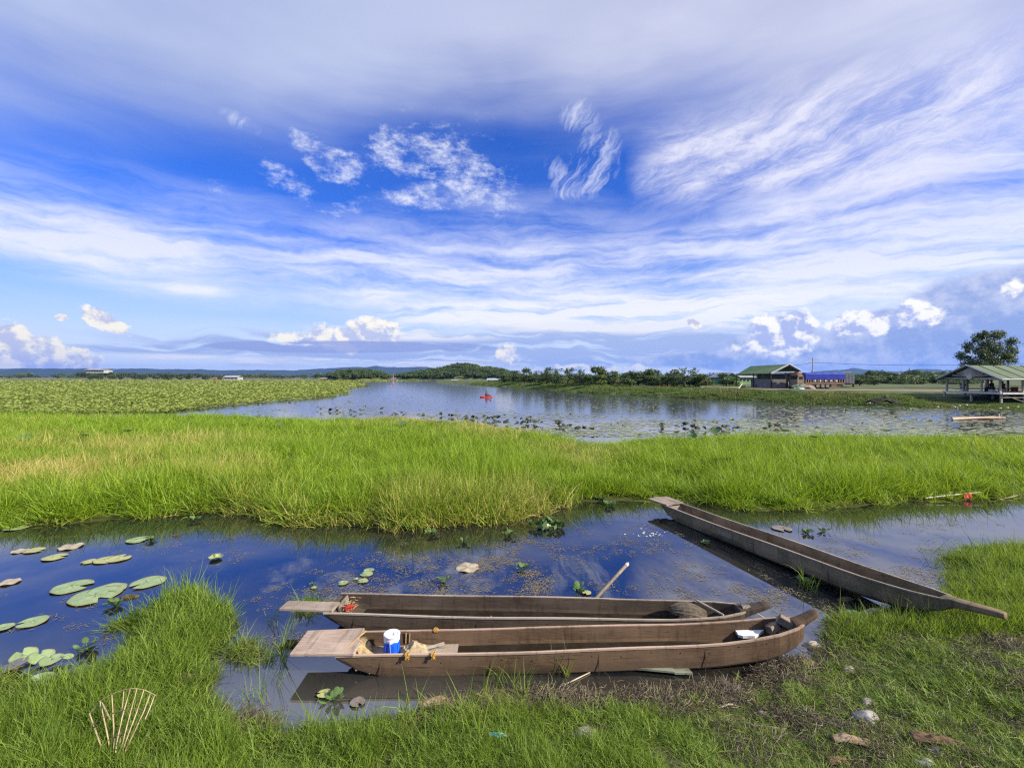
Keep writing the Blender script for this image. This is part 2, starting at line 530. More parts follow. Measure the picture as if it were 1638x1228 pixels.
def simple(name, c1, c2=None, rough=.7, scale=6.0, bmp=.3, bd=.01, spec=.3, metal=0.0, stretch=(1, 1, 1), detail=5):
    """two-tone noise over object coordinates"""
    if name in MATS: return MATS[name]
    m, T = material(name)
    tc = T.new('ShaderNodeTexCoord')
    v = T.mapping(S(T.nt, tc.outputs['Object']), (0, 0, 0), (0, 0, 0), stretch)
    n = T.noise(v, scale, detail, .6)
    c2 = c2 or tuple(x * .6 for x in c1[:3]) + (1,)
    if len(c1) == 3: c1 = tuple(c1) + (1,)
    if len(c2) == 3: c2 = tuple(c2) + (1,)
    c = T.mix(T.ss(n, .3, .7), c1, c2)
    finish(T, principled(T, c, rough, bump(T, n, bmp, bd), spec, metal))
    MATS[name] = m
    return m


def wood(name, c1, c2, c3, green=0.0, rough=.75):
    """weathered boards: grain runs along the local X axis, knots, dirt towards the waterline is real wear"""
    if name in MATS: return MATS[name]
    m, T = material(name)
    tc = T.new('ShaderNodeTexCoord'); ob = S(T.nt, tc.outputs['Object'])
    wv = T.noise(ob, 1.5, 3, .5, color=True)
    wv = T.vadd(ob, T.mapping(wv, (-.03, -.03, -.03), (0, 0, 0), (.06, .06, .06)))
    gr = T.noise(T.mapping(wv, scale=(1.6, 26, 26)), 3.0, 7, .6)
    gr2 = T.noise(T.mapping(wv, scale=(2.5, 70, 70)), 3.0, 4, .7)
    sp = T.noise(ob, 3.3, 6, .62)
    st = T.noise(T.mapping(ob, scale=(9, 1, 1.2)), 2.0, 5, .6)
    c = T.mix(T.ss(gr, .25, .75), c1 + (1,), c2 + (1,))
    c = T.mix(T.ss(sp, .42, .66, 0, .9), c, c3 + (1,))
    c = T.mix(T.ss(gr2, .58, .70, 0, .40), c, tuple(x * .25 for x in c1) + (1,))
    c = T.mix(T.ss(st, .50, .70, 0, .65), c, tuple(x * .42 for x in c1) + (1,))
    ox, oy, oz = T.sep(ob)
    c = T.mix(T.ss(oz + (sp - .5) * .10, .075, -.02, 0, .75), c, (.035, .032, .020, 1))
    big_ = T.noise(T.mapping(ob, scale=(.5, 1, 1)), 1.7, 4, .6)
    c = T.mix(T.ss(big_, .42, .62, 0, .55), c, tuple(min(1, x * 1.2 + .015) for x in c2) + (1,))
    crk = T.noise(T.mapping(wv, scale=(.9, 45, 45)), 2.0, 2, .5)
    c = T.mix(T.ss(crk, .66, .70, 0, .8), c, (.02, .014, .010, 1))
    if green: c = T.mix(T.ss(T.noise(ob, 2.2, 5, .6), .42, .62, 0, green), c, (.055, .07, .035, 1))
    h = gr * .7 + gr2 * .5
    finish(T, principled(T, c, T.ss(gr, .3, .7, rough - .12, rough + .12), bump(T, h, .6, .004), .25))
    MATS[name] = m
    return m


def leafmat(name, c_lo, c_hi, dry, trans=.35, spotty=0.0, rough=.55, world_scale=.35, inst_dry=False, dry_lo=.55, dry_hi=.8):
    """blades and leaves; a per-leaf tint, a per-clump tint and patches of dry growth"""
    if name in MATS: return MATS[name]
    m, T = material(name)
    oi = T.new('ShaderNodeObjectInfo'); rnd = S(T.nt, oi.outputs['Random'])
    at1 = T.new('ShaderNodeAttribute'); at1.attribute_name = 'tint'; tint = S(T.nt, at1.outputs['Fac'])
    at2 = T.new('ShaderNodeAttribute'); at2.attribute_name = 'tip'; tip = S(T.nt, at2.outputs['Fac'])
    geo = T.new('ShaderNodeNewGeometry'); pos = S(T.nt, geo.outputs['Position'])
    wn_ = T.noise(pos, world_scale, 4, .6)
    c = T.mix((tint * .6 + rnd * .4).clamp(), c_lo + (1,), c_hi + (1,))
    if inst_dry:
        a3 = T.new('ShaderNodeAttribute', attribute_type='INSTANCER'); a3.attribute_name = 'dry'
        d = S(T.nt, a3.outputs['Fac']) + tint * .45 - .22
    else:
        d = wn_ * .9 + tint * .35 - .15
    c = T.mix(T.ss(d, dry_lo, dry_hi, 0, .95), c, dry + (1,))
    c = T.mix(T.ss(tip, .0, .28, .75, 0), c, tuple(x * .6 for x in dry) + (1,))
    dn = principled(T, c, rough, None, .35)
    tr = T.new('ShaderNodeBsdfTranslucent'); T.put(tr.inputs[0], T.mix(.5, c, (c_hi[0] * 1.4, c_hi[1] * 1.3, c_hi[2] * .6, 1)))
    mx = T.new('ShaderNodeMixShader'); mx.inputs[0].default_value = trans
    T.nt.links.new(dn, mx.inputs[1]); T.nt.links.new(tr.outputs[0], mx.inputs[2])
    finish(T, mx.outputs[0])
    MATS[name] = m
    return m


# ------------------------------------------------------------------ scattering
def hidden_collection(name, objs):
    c = bpy.data.collections.new(name)
    for o in objs: c.objects.link(o)
    return c


def scatter(name, pts, rz, scl, idx, coll, tilt=None, dry=None):
    n = len(pts)
    me = bpy.data.meshes.new(name); me.vertices.add(n); me.vertices.foreach_set('co', np.asarray(pts, np.float32).ravel())
    rot = np.zeros((n, 3), np.float32); rot[:, 2] = rz
    if tilt is not None: rot[:, :2] = tilt
    a = me.attributes.new('rot', 'FLOAT_VECTOR', 'POINT'); a.data.foreach_set('vector', rot.ravel())
    sv = np.asarray(scl, np.float32)
    if sv.ndim == 1: sv = np.repeat(sv[:, None], 3, 1)
    a = me.attributes.new('scl', 'FLOAT_VECTOR', 'POINT'); a.data.foreach_set('vector', np.ascontiguousarray(sv).ravel())
    a = me.attributes.new('idx', 'INT', 'POINT'); a.data.foreach_set('value', np.asarray(idx, np.int32))
    if dry is not None:
        a = me.attributes.new('dry', 'FLOAT', 'POINT'); a.data.foreach_set('value', np.asarray(dry, np.float32))
    o = bpy.data.objects.new(name, me); C.objects.link(o)
    ng = bpy.data.node_groups.new(name, 'GeometryNodeTree')
    ng.interface.new_socket('Geometry', in_out='INPUT', socket_type='NodeSocketGeometry')
    ng.interface.new_socket('Geometry', in_out='OUTPUT', socket_type='NodeSocketGeometry')
    gi = ng.nodes.new('NodeGroupInput'); go = ng.nodes.new('NodeGroupOutput')
    ci = ng.nodes.new('GeometryNodeCollectionInfo'); ci.inputs[0].default_value = coll
    ci.inputs['Separate Children'].default_value = True; ci.inputs['Reset Children'].default_value = True
    ip = ng.nodes.new('GeometryNodeInstanceOnPoints'); ip.inputs['Pick Instance'].default_value = True
    def na(nm, t):
        q = ng.nodes.new('GeometryNodeInputNamedAttribute'); q.data_type = t; q.inputs[0].default_value = nm; return q.outputs[0]
    e2r = ng.nodes.new('FunctionNodeEulerToRotation')
    L = ng.links.new
    L(gi.outputs[0], ip.inputs['Points']); L(ci.outputs[0], ip.inputs['Instance'])
    L(na('idx', 'INT'), ip.inputs['Instance Index']); L(na('rot', 'FLOAT_VECTOR'), e2r.inputs[0]); L(e2r.outputs[0], ip.inputs['Rotation'])
    L(na('scl', 'FLOAT_VECTOR'), ip.inputs['Scale']); L(ip.outputs[0], go.inputs[0])
    md = o.modifiers.new('scatter', 'NODES'); md.node_group = ng
    return o


def blades(name, mat, seed, n, radius, h, w, lean=.25, curl=.5, segs=3, hv=.35, flat=False):
    """a clump of tapering bent grass blades"""
    r = np.random.default_rng(seed)
    V = []; Fc = []; tint = []; tip = []
    a = r.random(n) * 2 * pi; rr = radius * np.sqrt(r.random(n)); hh = h * (1 - hv + hv * 2 * r.random(n) ** 1.2 * .9)
    ld = r.random(n) * 2 * pi; ln = lean * r.random(n) ** .7 * 1.4; cu = curl * r.random(n) ** 1.5
    fc = r.random(n) * 2 * pi; tt = r.random(n); ww = w * (.7 + .6 * r.random(n))
    for i in range(n):
        base = np.array([rr[i] * math.cos(a[i]), rr[i] * math.sin(a[i]), -.02])
        d = np.array([math.cos(ld[i]), math.sin(ld[i])])
        sx = np.array([math.cos(fc[i]), math.sin(fc[i]), 0])
        p = base.copy(); ang = ln[i]; o = len(V)
        for k in range(segs + 1):
            t = k / segs
            wd = ww[i] * (1 - t) ** .7 * (.75 if k == 0 else 1)
            if k == segs:
                V.append(p.copy()); tint.append(tt[i]); tip.append(1)
            else:
                V.append(p - sx * wd / 2); V.append(p + sx * wd / 2); tint += [tt[i]] * 2; tip += [t] * 2
            st = hh[i] / segs
            p = p + np.array([d[0] * math.sin(ang), d[1] * math.sin(ang), math.cos(ang)]) * st
            ang += cu[i] * (1.0 + t)
        for k in range(segs - 1):
            q = o + 2 * k; Fc.append((q, q + 1, q + 3)); Fc.append((q, q + 3, q + 2))
        q = o + 2 * (segs - 1); Fc.append((q, q + 1, q + 2))
    me = npmesh(name, np.array(V), np.array(Fc), mat, False, {'tint': tint, 'tip': tip})
    return bpy.data.objects.new(name, me)


def leaf_cloud(name, mat, seed, centres, radii, n, size, aspect=.5, flatten=.85, shell=.55, droop=0.0):
    """leaf-sized faces through the volume of a set of lobes"""
    r = np.random.default_rng(seed)
    cs = np.array(centres); rs = np.array(radii)
    wgt = rs ** 2; wgt = wgt / wgt.sum()
    k = r.choice(len(cs), n, p=wgt)
    d = r.normal(size=(n, 3)); d /= np.linalg.norm(d, axis=1)[:, None]
    rad = (shell + (1 - shell) * r.random(n)) * rs[k] * (1 + .18 * r.normal(size=n))
    c = cs[k] + d * rad[:, None] * np.array([1, 1, flatten])
    nn = d * .6 + r.normal(size=(n, 3)) * .6 + np.array([0, 0, .35]); nn /= np.linalg.norm(nn, axis=1)[:, None]
    up = r.normal(size=(n, 3)); up[:, 2] -= droop
    t = np.cross(nn, up); t /= np.linalg.norm(t, axis=1)[:, None]; b = np.cross(nn, t)
    s = size * (.6 + .8 * r.random(n))[:, None]
    V = np.stack([c - b * s * .5, c + t * s * aspect * .5, c + b * s * .5, c - t * s * aspect * .5], 1).reshape(-1, 3)
    Fq = np.arange(4 * n).reshape(n, 4)
    tt = np.repeat(np.clip(r.random(n) * .6 + .4 * r.random(len(cs))[k], 0, 1), 4)
    return npmesh(name, V, Fq, mat, False, {'tint': tt, 'tip': np.ones(4 * n)})

# ================================================================== SETTING
def build_ground():
    # one sheet: rings of growing radius round the viewer, fine where the picture looks
    rs = [0.25]
    while rs[-1] < 9000:
        r = rs[-1]; rs.append(r + max(.04, r * (.012 if 2.5 < r < 14 else .022)))
    rs = np.array(rs)
    fine_a = np.linspace(-52, 52, 460); coarse = np.linspace(52, 308, 90)[1:-1]
    an = np.radians(np.concatenate([fine_a, coarse]))
    A, Rr = np.meshgrid(an, rs)
    X = np.sin(A) * Rr; Y = np.cos(A) * Rr
    Z = land(X, Y)
    nr, na_ = X.shape
    V = np.stack([X, Y, Z], -1).reshape(-1, 3)
    i = np.arange(nr - 1)[:, None]; j = np.arange(na_)[None, :]
    a = i * na_ + j; b = i * na_ + (j + 1) % na_; c = (i + 1) * na_ + (j + 1) % na_; d = (i + 1) * na_ + j
    Fq = np.stack([a, b, c, d], -1).reshape(-1, 4)[:, ::-1]
    sb = sdist(V[:, 0], V[:, 1], BANK)
    s4 = sdist(V[:, 0], V[:, 1], EMB)
    zone = np.where(s4 > -.5, .66, np.where(sb > -.5, .33, 1.0))
    m, T = material('ground')
    geo = T.new('ShaderNodeNewGeometry'); pos = S(T.nt, geo.outputs['Position'])
    za = T.new('ShaderNodeAttribute'); za.attribute_name = 'zone'; z = S(T.nt, za.outputs['Fac'])
    n1 = T.noise(pos, 2.2, 7, .62); n2 = T.noise(pos, 14.0, 6, .65); n3 = T.noise(pos, .05, 5, .6)
    mud = T.mix(T.ss(n1, .35, .66), (.085, .060, .036, 1), (.045, .036, .022, 1))
    mud = T.mix(T.ss(n2, .5, .7, 0, .6), mud, (.17, .13, .085, 1))
    mud = T.mix(T.ss(T.noise(pos, 1.1, 4, .5), .45, .6, 0, .5), mud, (.045, .06, .022, 1))
    px, py, pz = T.sep(pos)
    wet = T.ss(pz, .0, .06, 1, 0)
    mud = T.mix(wet * .6, mud, (.02, .017, .012, 1))
    marsh = T.mix(T.ss(n1, .35, .65), (.04, .05, .012, 1), (.07, .075, .022, 1))
    marsh = T.mix(T.ss(T.length(pos), 34, 50), marsh, (.19, .23, .06, 1))
    emb = T.mix(T.ss(T.noise(pos, .35, 6, .6), .35, .62), (.04, .062, .018, 1), (.10, .12, .035, 1))
    emb = T.mix(T.ss(T.noise(pos, .8, 5, .6), .62, .75, 0, .8), emb, (.14, .10, .06, 1))
    farm = T.mix(T.ss(n3, .4, .6), (.095, .10, .03, 1), (.15, .135, .055, 1))
    far = T.ss(T.length(pos), 90, 260)
    c = T.mix(T.ss(z, .40, .60), mud, emb)
    c = T.mix(T.ss(z, .80, .95), c, T.mix(far, marsh, farm))
    rough = T.ss(wet, 0, 1, .95, .35)
    h = n1 * 1.0 + n2 * .6
    finish(T, principled(T, c, rough, bump(T, h, .7, .03), .3))
    me = npmesh('ground', V, Fq, m, True, {'zone': zone})
    tag(obj('ground', me), kind='structure')


def build_water():
    m, T = material('water')
    geo = T.new('ShaderNodeNewGeometry'); pos = S(T.nt, geo.outputs['Position'])
    px, py, pz = T.sep(pos)
    dist = T.length(pos)
    n1 = T.noise(T.mapping(pos, scale=(.6, 1, 1)), 3.5, 3, .5)
    n2 = T.noise(T.mapping(pos, scale=(.35, 1.3, 1)), 1.2, 4, .6)
    wind = T.ss(dist, 16, 45)
    h = n1 * T.ss(wind, 0, 1, .10, .4) + n2 * wind * 1.5
    bn = T.new('ShaderNodeBump'); bn.inputs['Distance'].default_value = .02; bn.inputs['Strength'].default_value = .16
    T.put(bn.inputs['Height'], h)
    fr = T.new('ShaderNodeFresnel'); fr.inputs[0].default_value = 3.0; T.nt.links.new(bn.outputs[0], fr.inputs['Normal'])
    murk = T.mix(T.ss(T.noise(pos, .9, 4, .55), .38, .62), (.008, .010, .014, 1), (.022, .021, .016, 1))
    # silt stirred up in the shallows along the bank
    shal = T.ss(py, 5.7, 4.3) * T.ss(px, 1.5, -.5)
    murk = T.mix(shal * .8, murk, (.075, .072, .062, 1))
    df = T.new('ShaderNodeBsdfDiffuse'); T.put(df.inputs[0], murk)
    gl = T.new('ShaderNodeBsdfGlossy'); T.put(gl.inputs[0], (.93, .95, 1.0, 1)); T.put(gl.inputs['Roughness'], T.ss(dist, 20, 60, .015, .10))
    T.nt.links.new(bn.outputs[0], gl.inputs['Normal'])
    mx = T.new('ShaderNodeMixShader'); T.nt.links.new(fr.outputs[0], mx.inputs[0])
    T.nt.links.new(df.outputs[0], mx.inputs[1]); T.nt.links.new(gl.outputs[0], mx.inputs[2])
    finish(T, mx.outputs[0])
    b = MB(); b.add([(-700, -700, 0), (700, -700, 0), (700, 760, 0), (-700, 760, 0)], [(0, 1, 2, 3)])
    tag(obj('water', b, m), kind='structure')


build_ground()
build_water()

# ---- far mountains, in two ranges with real slopes
def ridge(name, D, depth, prof, seed, mat):
    """prof: (px, crest py) pairs; a ridge of rumpled slopes D metres away"""
    xs = np.array([p[0] for p in prof], float); ys = np.array([p[1] for p in prof], float)
    pxs = np.linspace(xs[0], xs[-1], 520); nrow = 26
    V = np.zeros((nrow, len(pxs), 3))
    ang = np.arctan((pxs - 819) / F)
    cr = np.interp(pxs, xs, ys)
    H = (HOR - cr) * np.cos(ang) / F * D
    H = H * (1 + .26 * (fbm(pxs * .06, pxs * 0 + seed, 5, seed) - .5)) + EYE
    for i in range(nrow):
        t = i / (nrow - 1)
        d = D - depth * .5 + depth * t
        s = 1 - abs(t - .6) / .6 if t < .6 else 1 - (t - .6) / .4
        rel = fbm(pxs * .05 + t * 2, np.full_like(pxs, t * 7 + seed), 5, seed + 2)
        z = H * s ** .8 * 1.3 * (1 if abs(t - .6) < .03 else (.72 + .56 * rel))
        z = np.minimum(z, H * (.25 + .75 * min(1, s * 1.3)))
        V[i, :, 0] = np.sin(ang) * d; V[i, :, 1] = np.cos(ang) * d; V[i, :, 2] = z
    n = len(pxs); i = np.arange(nrow - 1)[:, None]; j = np.arange(n - 1)[None, :]
    a = i * n + j
    Fq = np.stack([a, a + 1, a + n + 1, a + n], -1).reshape(-1, 4)
    tag(obj(name, npmesh(name, V.reshape(-1, 3), Fq, mat, True)), kind='structure')


mtn = simple('mountain_forest', (.020, .034, .020), (.036, .05, .028), .95, .004, .0)
ridge('mountains', 5400, 1500, [(-400, 592), (0, 590), (60, 589), (120, 590), (180, 590), (260, 590), (320, 591), (400, 592), (470, 592), (520, 590), (553, 587.5), (600, 586), (640, 588), (683, 587), (720, 592), (800, 600), (860, 603), (1000, 603),
        (1080, 602), (1120, 600), (1160, 597), (1190, 599), (1240, 598), (1290, 596), (1318, 592.6), (1345, 592), (1367, 588.8), (1395, 592), (1440, 594), (1478, 590), (1500, 591), (1530, 597), (1600, 595), (1700, 590), (2000, 592)], 3, mtn)
ridge('mountains', 4200, 900, [(-400, 598), (0, 597), (100, 596), (200, 598), (300, 597), (400, 596), (470, 598), (540, 596), (620, 594), (700, 597), (760, 602), (1100, 603), (1180, 601), (1300, 599), (1420, 598), (1500, 596), (1600, 599), (2000, 597)], 6, mtn)

# ---- wooded low hills across the lake
def hill(name, pts, D, depth, mat, base=1.0):
    xs = np.array([p[0] for p in pts], float); ys = np.array([p[1] for p in pts], float)
    pxs = np.linspace(xs[0], xs[-1], 90); nr = 22
    V = np.zeros((nr, 90, 3)); ang = np.arctan((pxs - 819) / F)
    cr = np.interp(pxs, xs, ys); H = np.maximum(0, (HOR - cr) * np.cos(ang) / F * D + EYE - base)
    for i in range(nr):
        t = i / (nr - 1); d = D - depth / 2 + depth * t
        s = math.sin(pi * t) ** .8
        z = base - .4 + H * s * (.9 + .25 * fbm(pxs * .05, np.full_like(pxs, t * 5), 3, 8))
        V[i] = np.stack([np.sin(ang) * d, np.cos(ang) * d, z], -1)
    i = np.arange(nr - 1)[:, None]; j = np.arange(89)[None, :]; a = i * 90 + j
    Fq = np.stack([a, a + 1, a + 91, a + 90], -1).reshape(-1, 4)
    tag(obj(name, npmesh(name, V.reshape(-1, 3), Fq, mat, True)), kind='structure')
    return V.reshape(-1, 3)


hm, T = material('hill_ground')
geo = T.new('ShaderNodeNewGeometry'); pos = S(T.nt, geo.outputs['Position'])
c = T.mix(T.ss(T.noise(pos, .03, 5, .6), .4, .62), (.05, .075, .022, 1), (.15, .15, .05, 1))
finish(T, principled(T, c, .95, None, .1))
hillA = hill('hill', [(525, 606), (545, 599), (570, 597), (600, 600), (625, 606)], 430, 60, hm)
hillB = hill('hill', [(636, 606), (660, 600), (700, 596), (725, 590), (738, 587), (752, 588), (765, 592), (800, 597), (825, 605)], 470, 110, hm)
hillC = hill('hill', [(740, 604), (765, 594), (780, 592), (805, 596), (835, 606)], 640, 120, hm)

# ---- tree crowns
tree_dark = leafmat('tree_leaves', (.035, .062, .016), (.10, .145, .035), (.13, .12, .04), .25, dry_lo=.75, dry_hi=.95, world_scale=.05)
tree_light = leafmat('light_tree_leaves', (.06, .10, .025), (.15, .21, .05), (.15, .15, .05), .3, dry_lo=.75, dry_hi=.95, world_scale=.2)
bark = simple('bark', (.20, .17, .13), (.08, .065, .05), .9, 8, .6, .02, stretch=(1, 1, .3))


def far_tree_variants():
    out = []
    for k in range(5):
        r = np.random.default_rng(50 + k)
        cs = [(r.normal() * .28, r.normal() * .28, .45 + .35 * r.random()) for _ in range(9)]
        rs = [.22 + .16 * r.random() for _ in range(9)]
        o = bpy.data.objects.new('far_crown_%s' % 'abcde'[k], leaf_cloud('far_crown', tree_dark, 60 + k, cs, rs, 260, .17, .7))
        out.append(o)
    return hidden_collection('far_crowns', out)


FARC = far_tree_variants()


def forest(name, V, n, hmin, hmax, label, zmin=1.6, seed=1):
    r = np.random.default_rng(seed)
    V = V[V[:, 2] > zmin]
    bare = fbm(V[:, 0] * .05, V[:, 1] * .05, 3, 4)
    V = V[bare < .66]
    k = r.integers(0, len(V), n)
    p = V[k] + r.normal(size=(n, 3)) * np.array([2.2, 2.5, 0])
    p[:, 2] -= .4
    h = hmin + (hmax - hmin) * r.random(n)
    o = scatter(name, p, r.random(n) * 6.28, np.stack([h, h, h], 1), r.integers(0, 5, n), FARC)
    return tag(o, label, 'forest', kind='stuff')


forest('forest', hillA, 420, 3.0, 5.5, 'dark green woods covering the low hill across the water')
forest('forest', hillB, 1300, 3.0, 5.5, 'green woods climbing the larger hill behind the lake', seed=2)
forest('forest', hillC, 500, 4, 7, 'paler woods on the farther round hill', seed=3)
# the plain far off: a belt of trees that reads as one mass
def belt(px0, px1, D0, D1, n, h0, h1, seed, label):
    r = np.random.default_rng(seed)
    px = px0 + (px1 - px0) * r.random(n); d = D0 + (D1 - D0) * r.random(n)
    keep = fbm(px * .05, d * .004, 3, seed) > .42
    px, d = px[keep], d[keep]; n = len(px)
    a = np.arctan((px - 819) / F)
    p = np.stack([np.sin(a) * d, np.cos(a) * d, np.full(n, .6)], 1)
    h = h0 + (h1 - h0) * r.random(n) ** 2
    tag(scatter('far_woods', p, r.random(n) * 6.28, np.stack([h * 1.5, h * 1.5, h], 1), r.integers(0, 5, n), FARC), label, 'woods', kind='stuff')


belt(-60, 420, 900, 1500, 260, 5, 10, 5, 'thin dark line of trees on the left horizon')
belt(380, 720, 700, 1300, 260, 4, 9, 6, 'dark line of trees below the blue mountains')
belt(820, 1700, 420, 900, 600, 3.5, 8, 7, 'line of trees behind the houses on the far bank')
belt(1370, 1560, 170, 330, 200, 1.6, 3.8, 8, 'loose green woods behind the dirt road')

# ------------------------------------------------------------------ haze
hz, T = material('haze')
pv = T.new('ShaderNodeVolumePrincipled')
pv.inputs['Color'].default_value = (.11, .34, 1.0, 1)
pv.inputs['Density'].default_value = .00007
pv.inputs['Anisotropy'].default_value = 0.1
o_ = T.new('ShaderNodeOutputMaterial'); T.nt.links.new(pv.outputs[0], o_.inputs['Volume'])
b = MB(); b.box((0, 0, 119), (19000, 19000, 240))
hzo = obj('haze', b, hz)
tag(hzo, 'thin blue air that fades the mountains', 'haze', kind='stuff')

# ================================================================== VEGETATION
reed = leafmat('reed_blades', (.09, .19, .010), (.32, .44, .028), (.52, .42, .14), .36, inst_dry=True, dry_lo=.5, dry_hi=.95)
turf = leafmat('turf_blades', (.045, .10, .012), (.27, .38, .045), (.38, .30, .14), .38, inst_dry=True, dry_lo=.5, dry_hi=.95)


def reed_variants():
    vs = [blades('reed_%s' % 'abcd'[k], reed, 100 + k, 24, .20, .66, .017 + .004 * k, .38 + .06 * k, .42, 3, .5) for k in range(4)]
    vs += [blades('reed_e', reed, 110, 14, .12, .62, .034, .55, .75, 4, .4), blades('reed_f', reed, 111, 9, .22, .90, .011, .5, .25, 3, .3)]
    return hidden_collection('reed_clumps', vs)


def in_view(x, y, m=1.16):
    return (np.abs(x) < y * m + 1.2)


def scatter_reeds():
    r = np.random.default_rng(21)
    n = 90000
    y = 9 + 31 * r.random(n) ** 1.25; x = (r.random(n) * 2 - 1) * (y * 1.17 + 1)
    s = sdist(x, y, ISLAND) + (fbm(x * .9, y * .9, 3, 1) - .5) * .8 + (fbm(x * 3, y * 3, 2, 6) - .5) * .5
    keep = s > .02
    x, y, s = x[keep], y[keep], s[keep]
    # thinner with distance, where one clump covers more of the picture
    pk = np.clip((13 / y) ** 1.1, .22, 1) * np.clip(.30 + s * .9, .30, 1) * np.clip((fbm(x * 1.6, y * 1.6, 3, 13) - .30) * 4, .25, 1)
    k = r.random(len(x)) < pk
    x, y, s = x[k], y[k], s[k]
    z = land(x, y)
    hN = fbm(x * .30, y * .30, 3, 12); tuft = fbm(x * 1.6, y * 1.6, 3, 13)
    h = .75 + .9 * (hN - .5) + 1.5 * (tuft - .5) + .17 * r.normal(size=len(x))
    # the low wet gap between the left mound and the right-hand reeds
    cx = np.interp(y, [9, 12.4, 15, 19, 24], [2.6, 2.6, 2.2, 1.8, 3.0])
    wgap = np.interp(y, [9, 13, 18, 26], [.5, 1.6, 2.2, 3.0])
    g = np.exp(-((x - cx - wgap * .5) / wgap) ** 2)
    h = h * (1 - .45 * g)
    low = np.exp(-((x - .2) / 5.5) ** 2 - ((y - 27.5) / 3.2) ** 2) + .8 * np.exp(-((x + 6) / 4.0) ** 2 - ((y - 32) / 3.0) ** 2)
    low = np.clip(low + (fbm(x * .8, y * .8, 3, 18) - .5) * .8 * (low > .1), 0, 1)
    h = h * (1 - .72 * low)
    h *= np.clip(.45 + s * .7, .45, 1.0)
    far_edge = np.clip((y - np.interp(x, [-40, -20, -5, 2, 5, 8, 20, 40], [33, 30, 27, 21, 18, 20, 19, 17])) / 5, 0, 1)
    h *= 1 - .45 * far_edge
    h *= np.interp(x, [4, 8], [1, .86])
    # dry stretches: left half of the marsh, and a belt at its middle
    dn = fbm(x * .22, y * .34, 4, 14)
    dry = .20 + .45 * low + (dn - .5) * 1.4 + .28 * np.exp(-((y - 15.5) / 5) ** 2) * (x < 3) + .10 * (x < 3) - .12 * (x > 5) + .18 * np.exp(-(s / .3) ** 2)
    hh = np.clip(h, .25, 1.4) * np.interp(y, [10, 30], [1.0, .95])
    wdt = np.interp(y, [10, 20, 35], [1.0, 1.45, 2.0])
    o = scatter('marsh_grass', np.stack([x, y, z], 1), r.random(len(x)) * 6.28, np.stack([wdt, wdt, hh], 1), r.integers(0, 6, len(x)), reed_variants(),
                r.normal(size=(len(x), 2)) * .10 + np.stack([fbm(x * .9, y * .9, 2, 15) - .5, fbm(x * .9, y * .9, 2, 16) - .45], 1) * 1.1, dry)
    tag(o, 'tall bright green marsh grass with straw coloured patches standing across the middle of the water', 'marsh grass', kind='stuff')
    print('reeds', len(x))


def turf_variants():
    vs = [blades('turf_%s' % 'abcd'[k], turf, 200 + k, 20, .08, .12, .006 + .0012 * k, .85, .85, 3, .55) for k in range(4)]
    vs += [blades('turf_e', turf, 210, 9, .05, .085, .016, 1.2, .8, 3, .4), blades('turf_f', turf, 211, 7, .08, .19, .0042, .7, .5, 4, .4)]
    return hidden_collection('turf_clumps', vs)


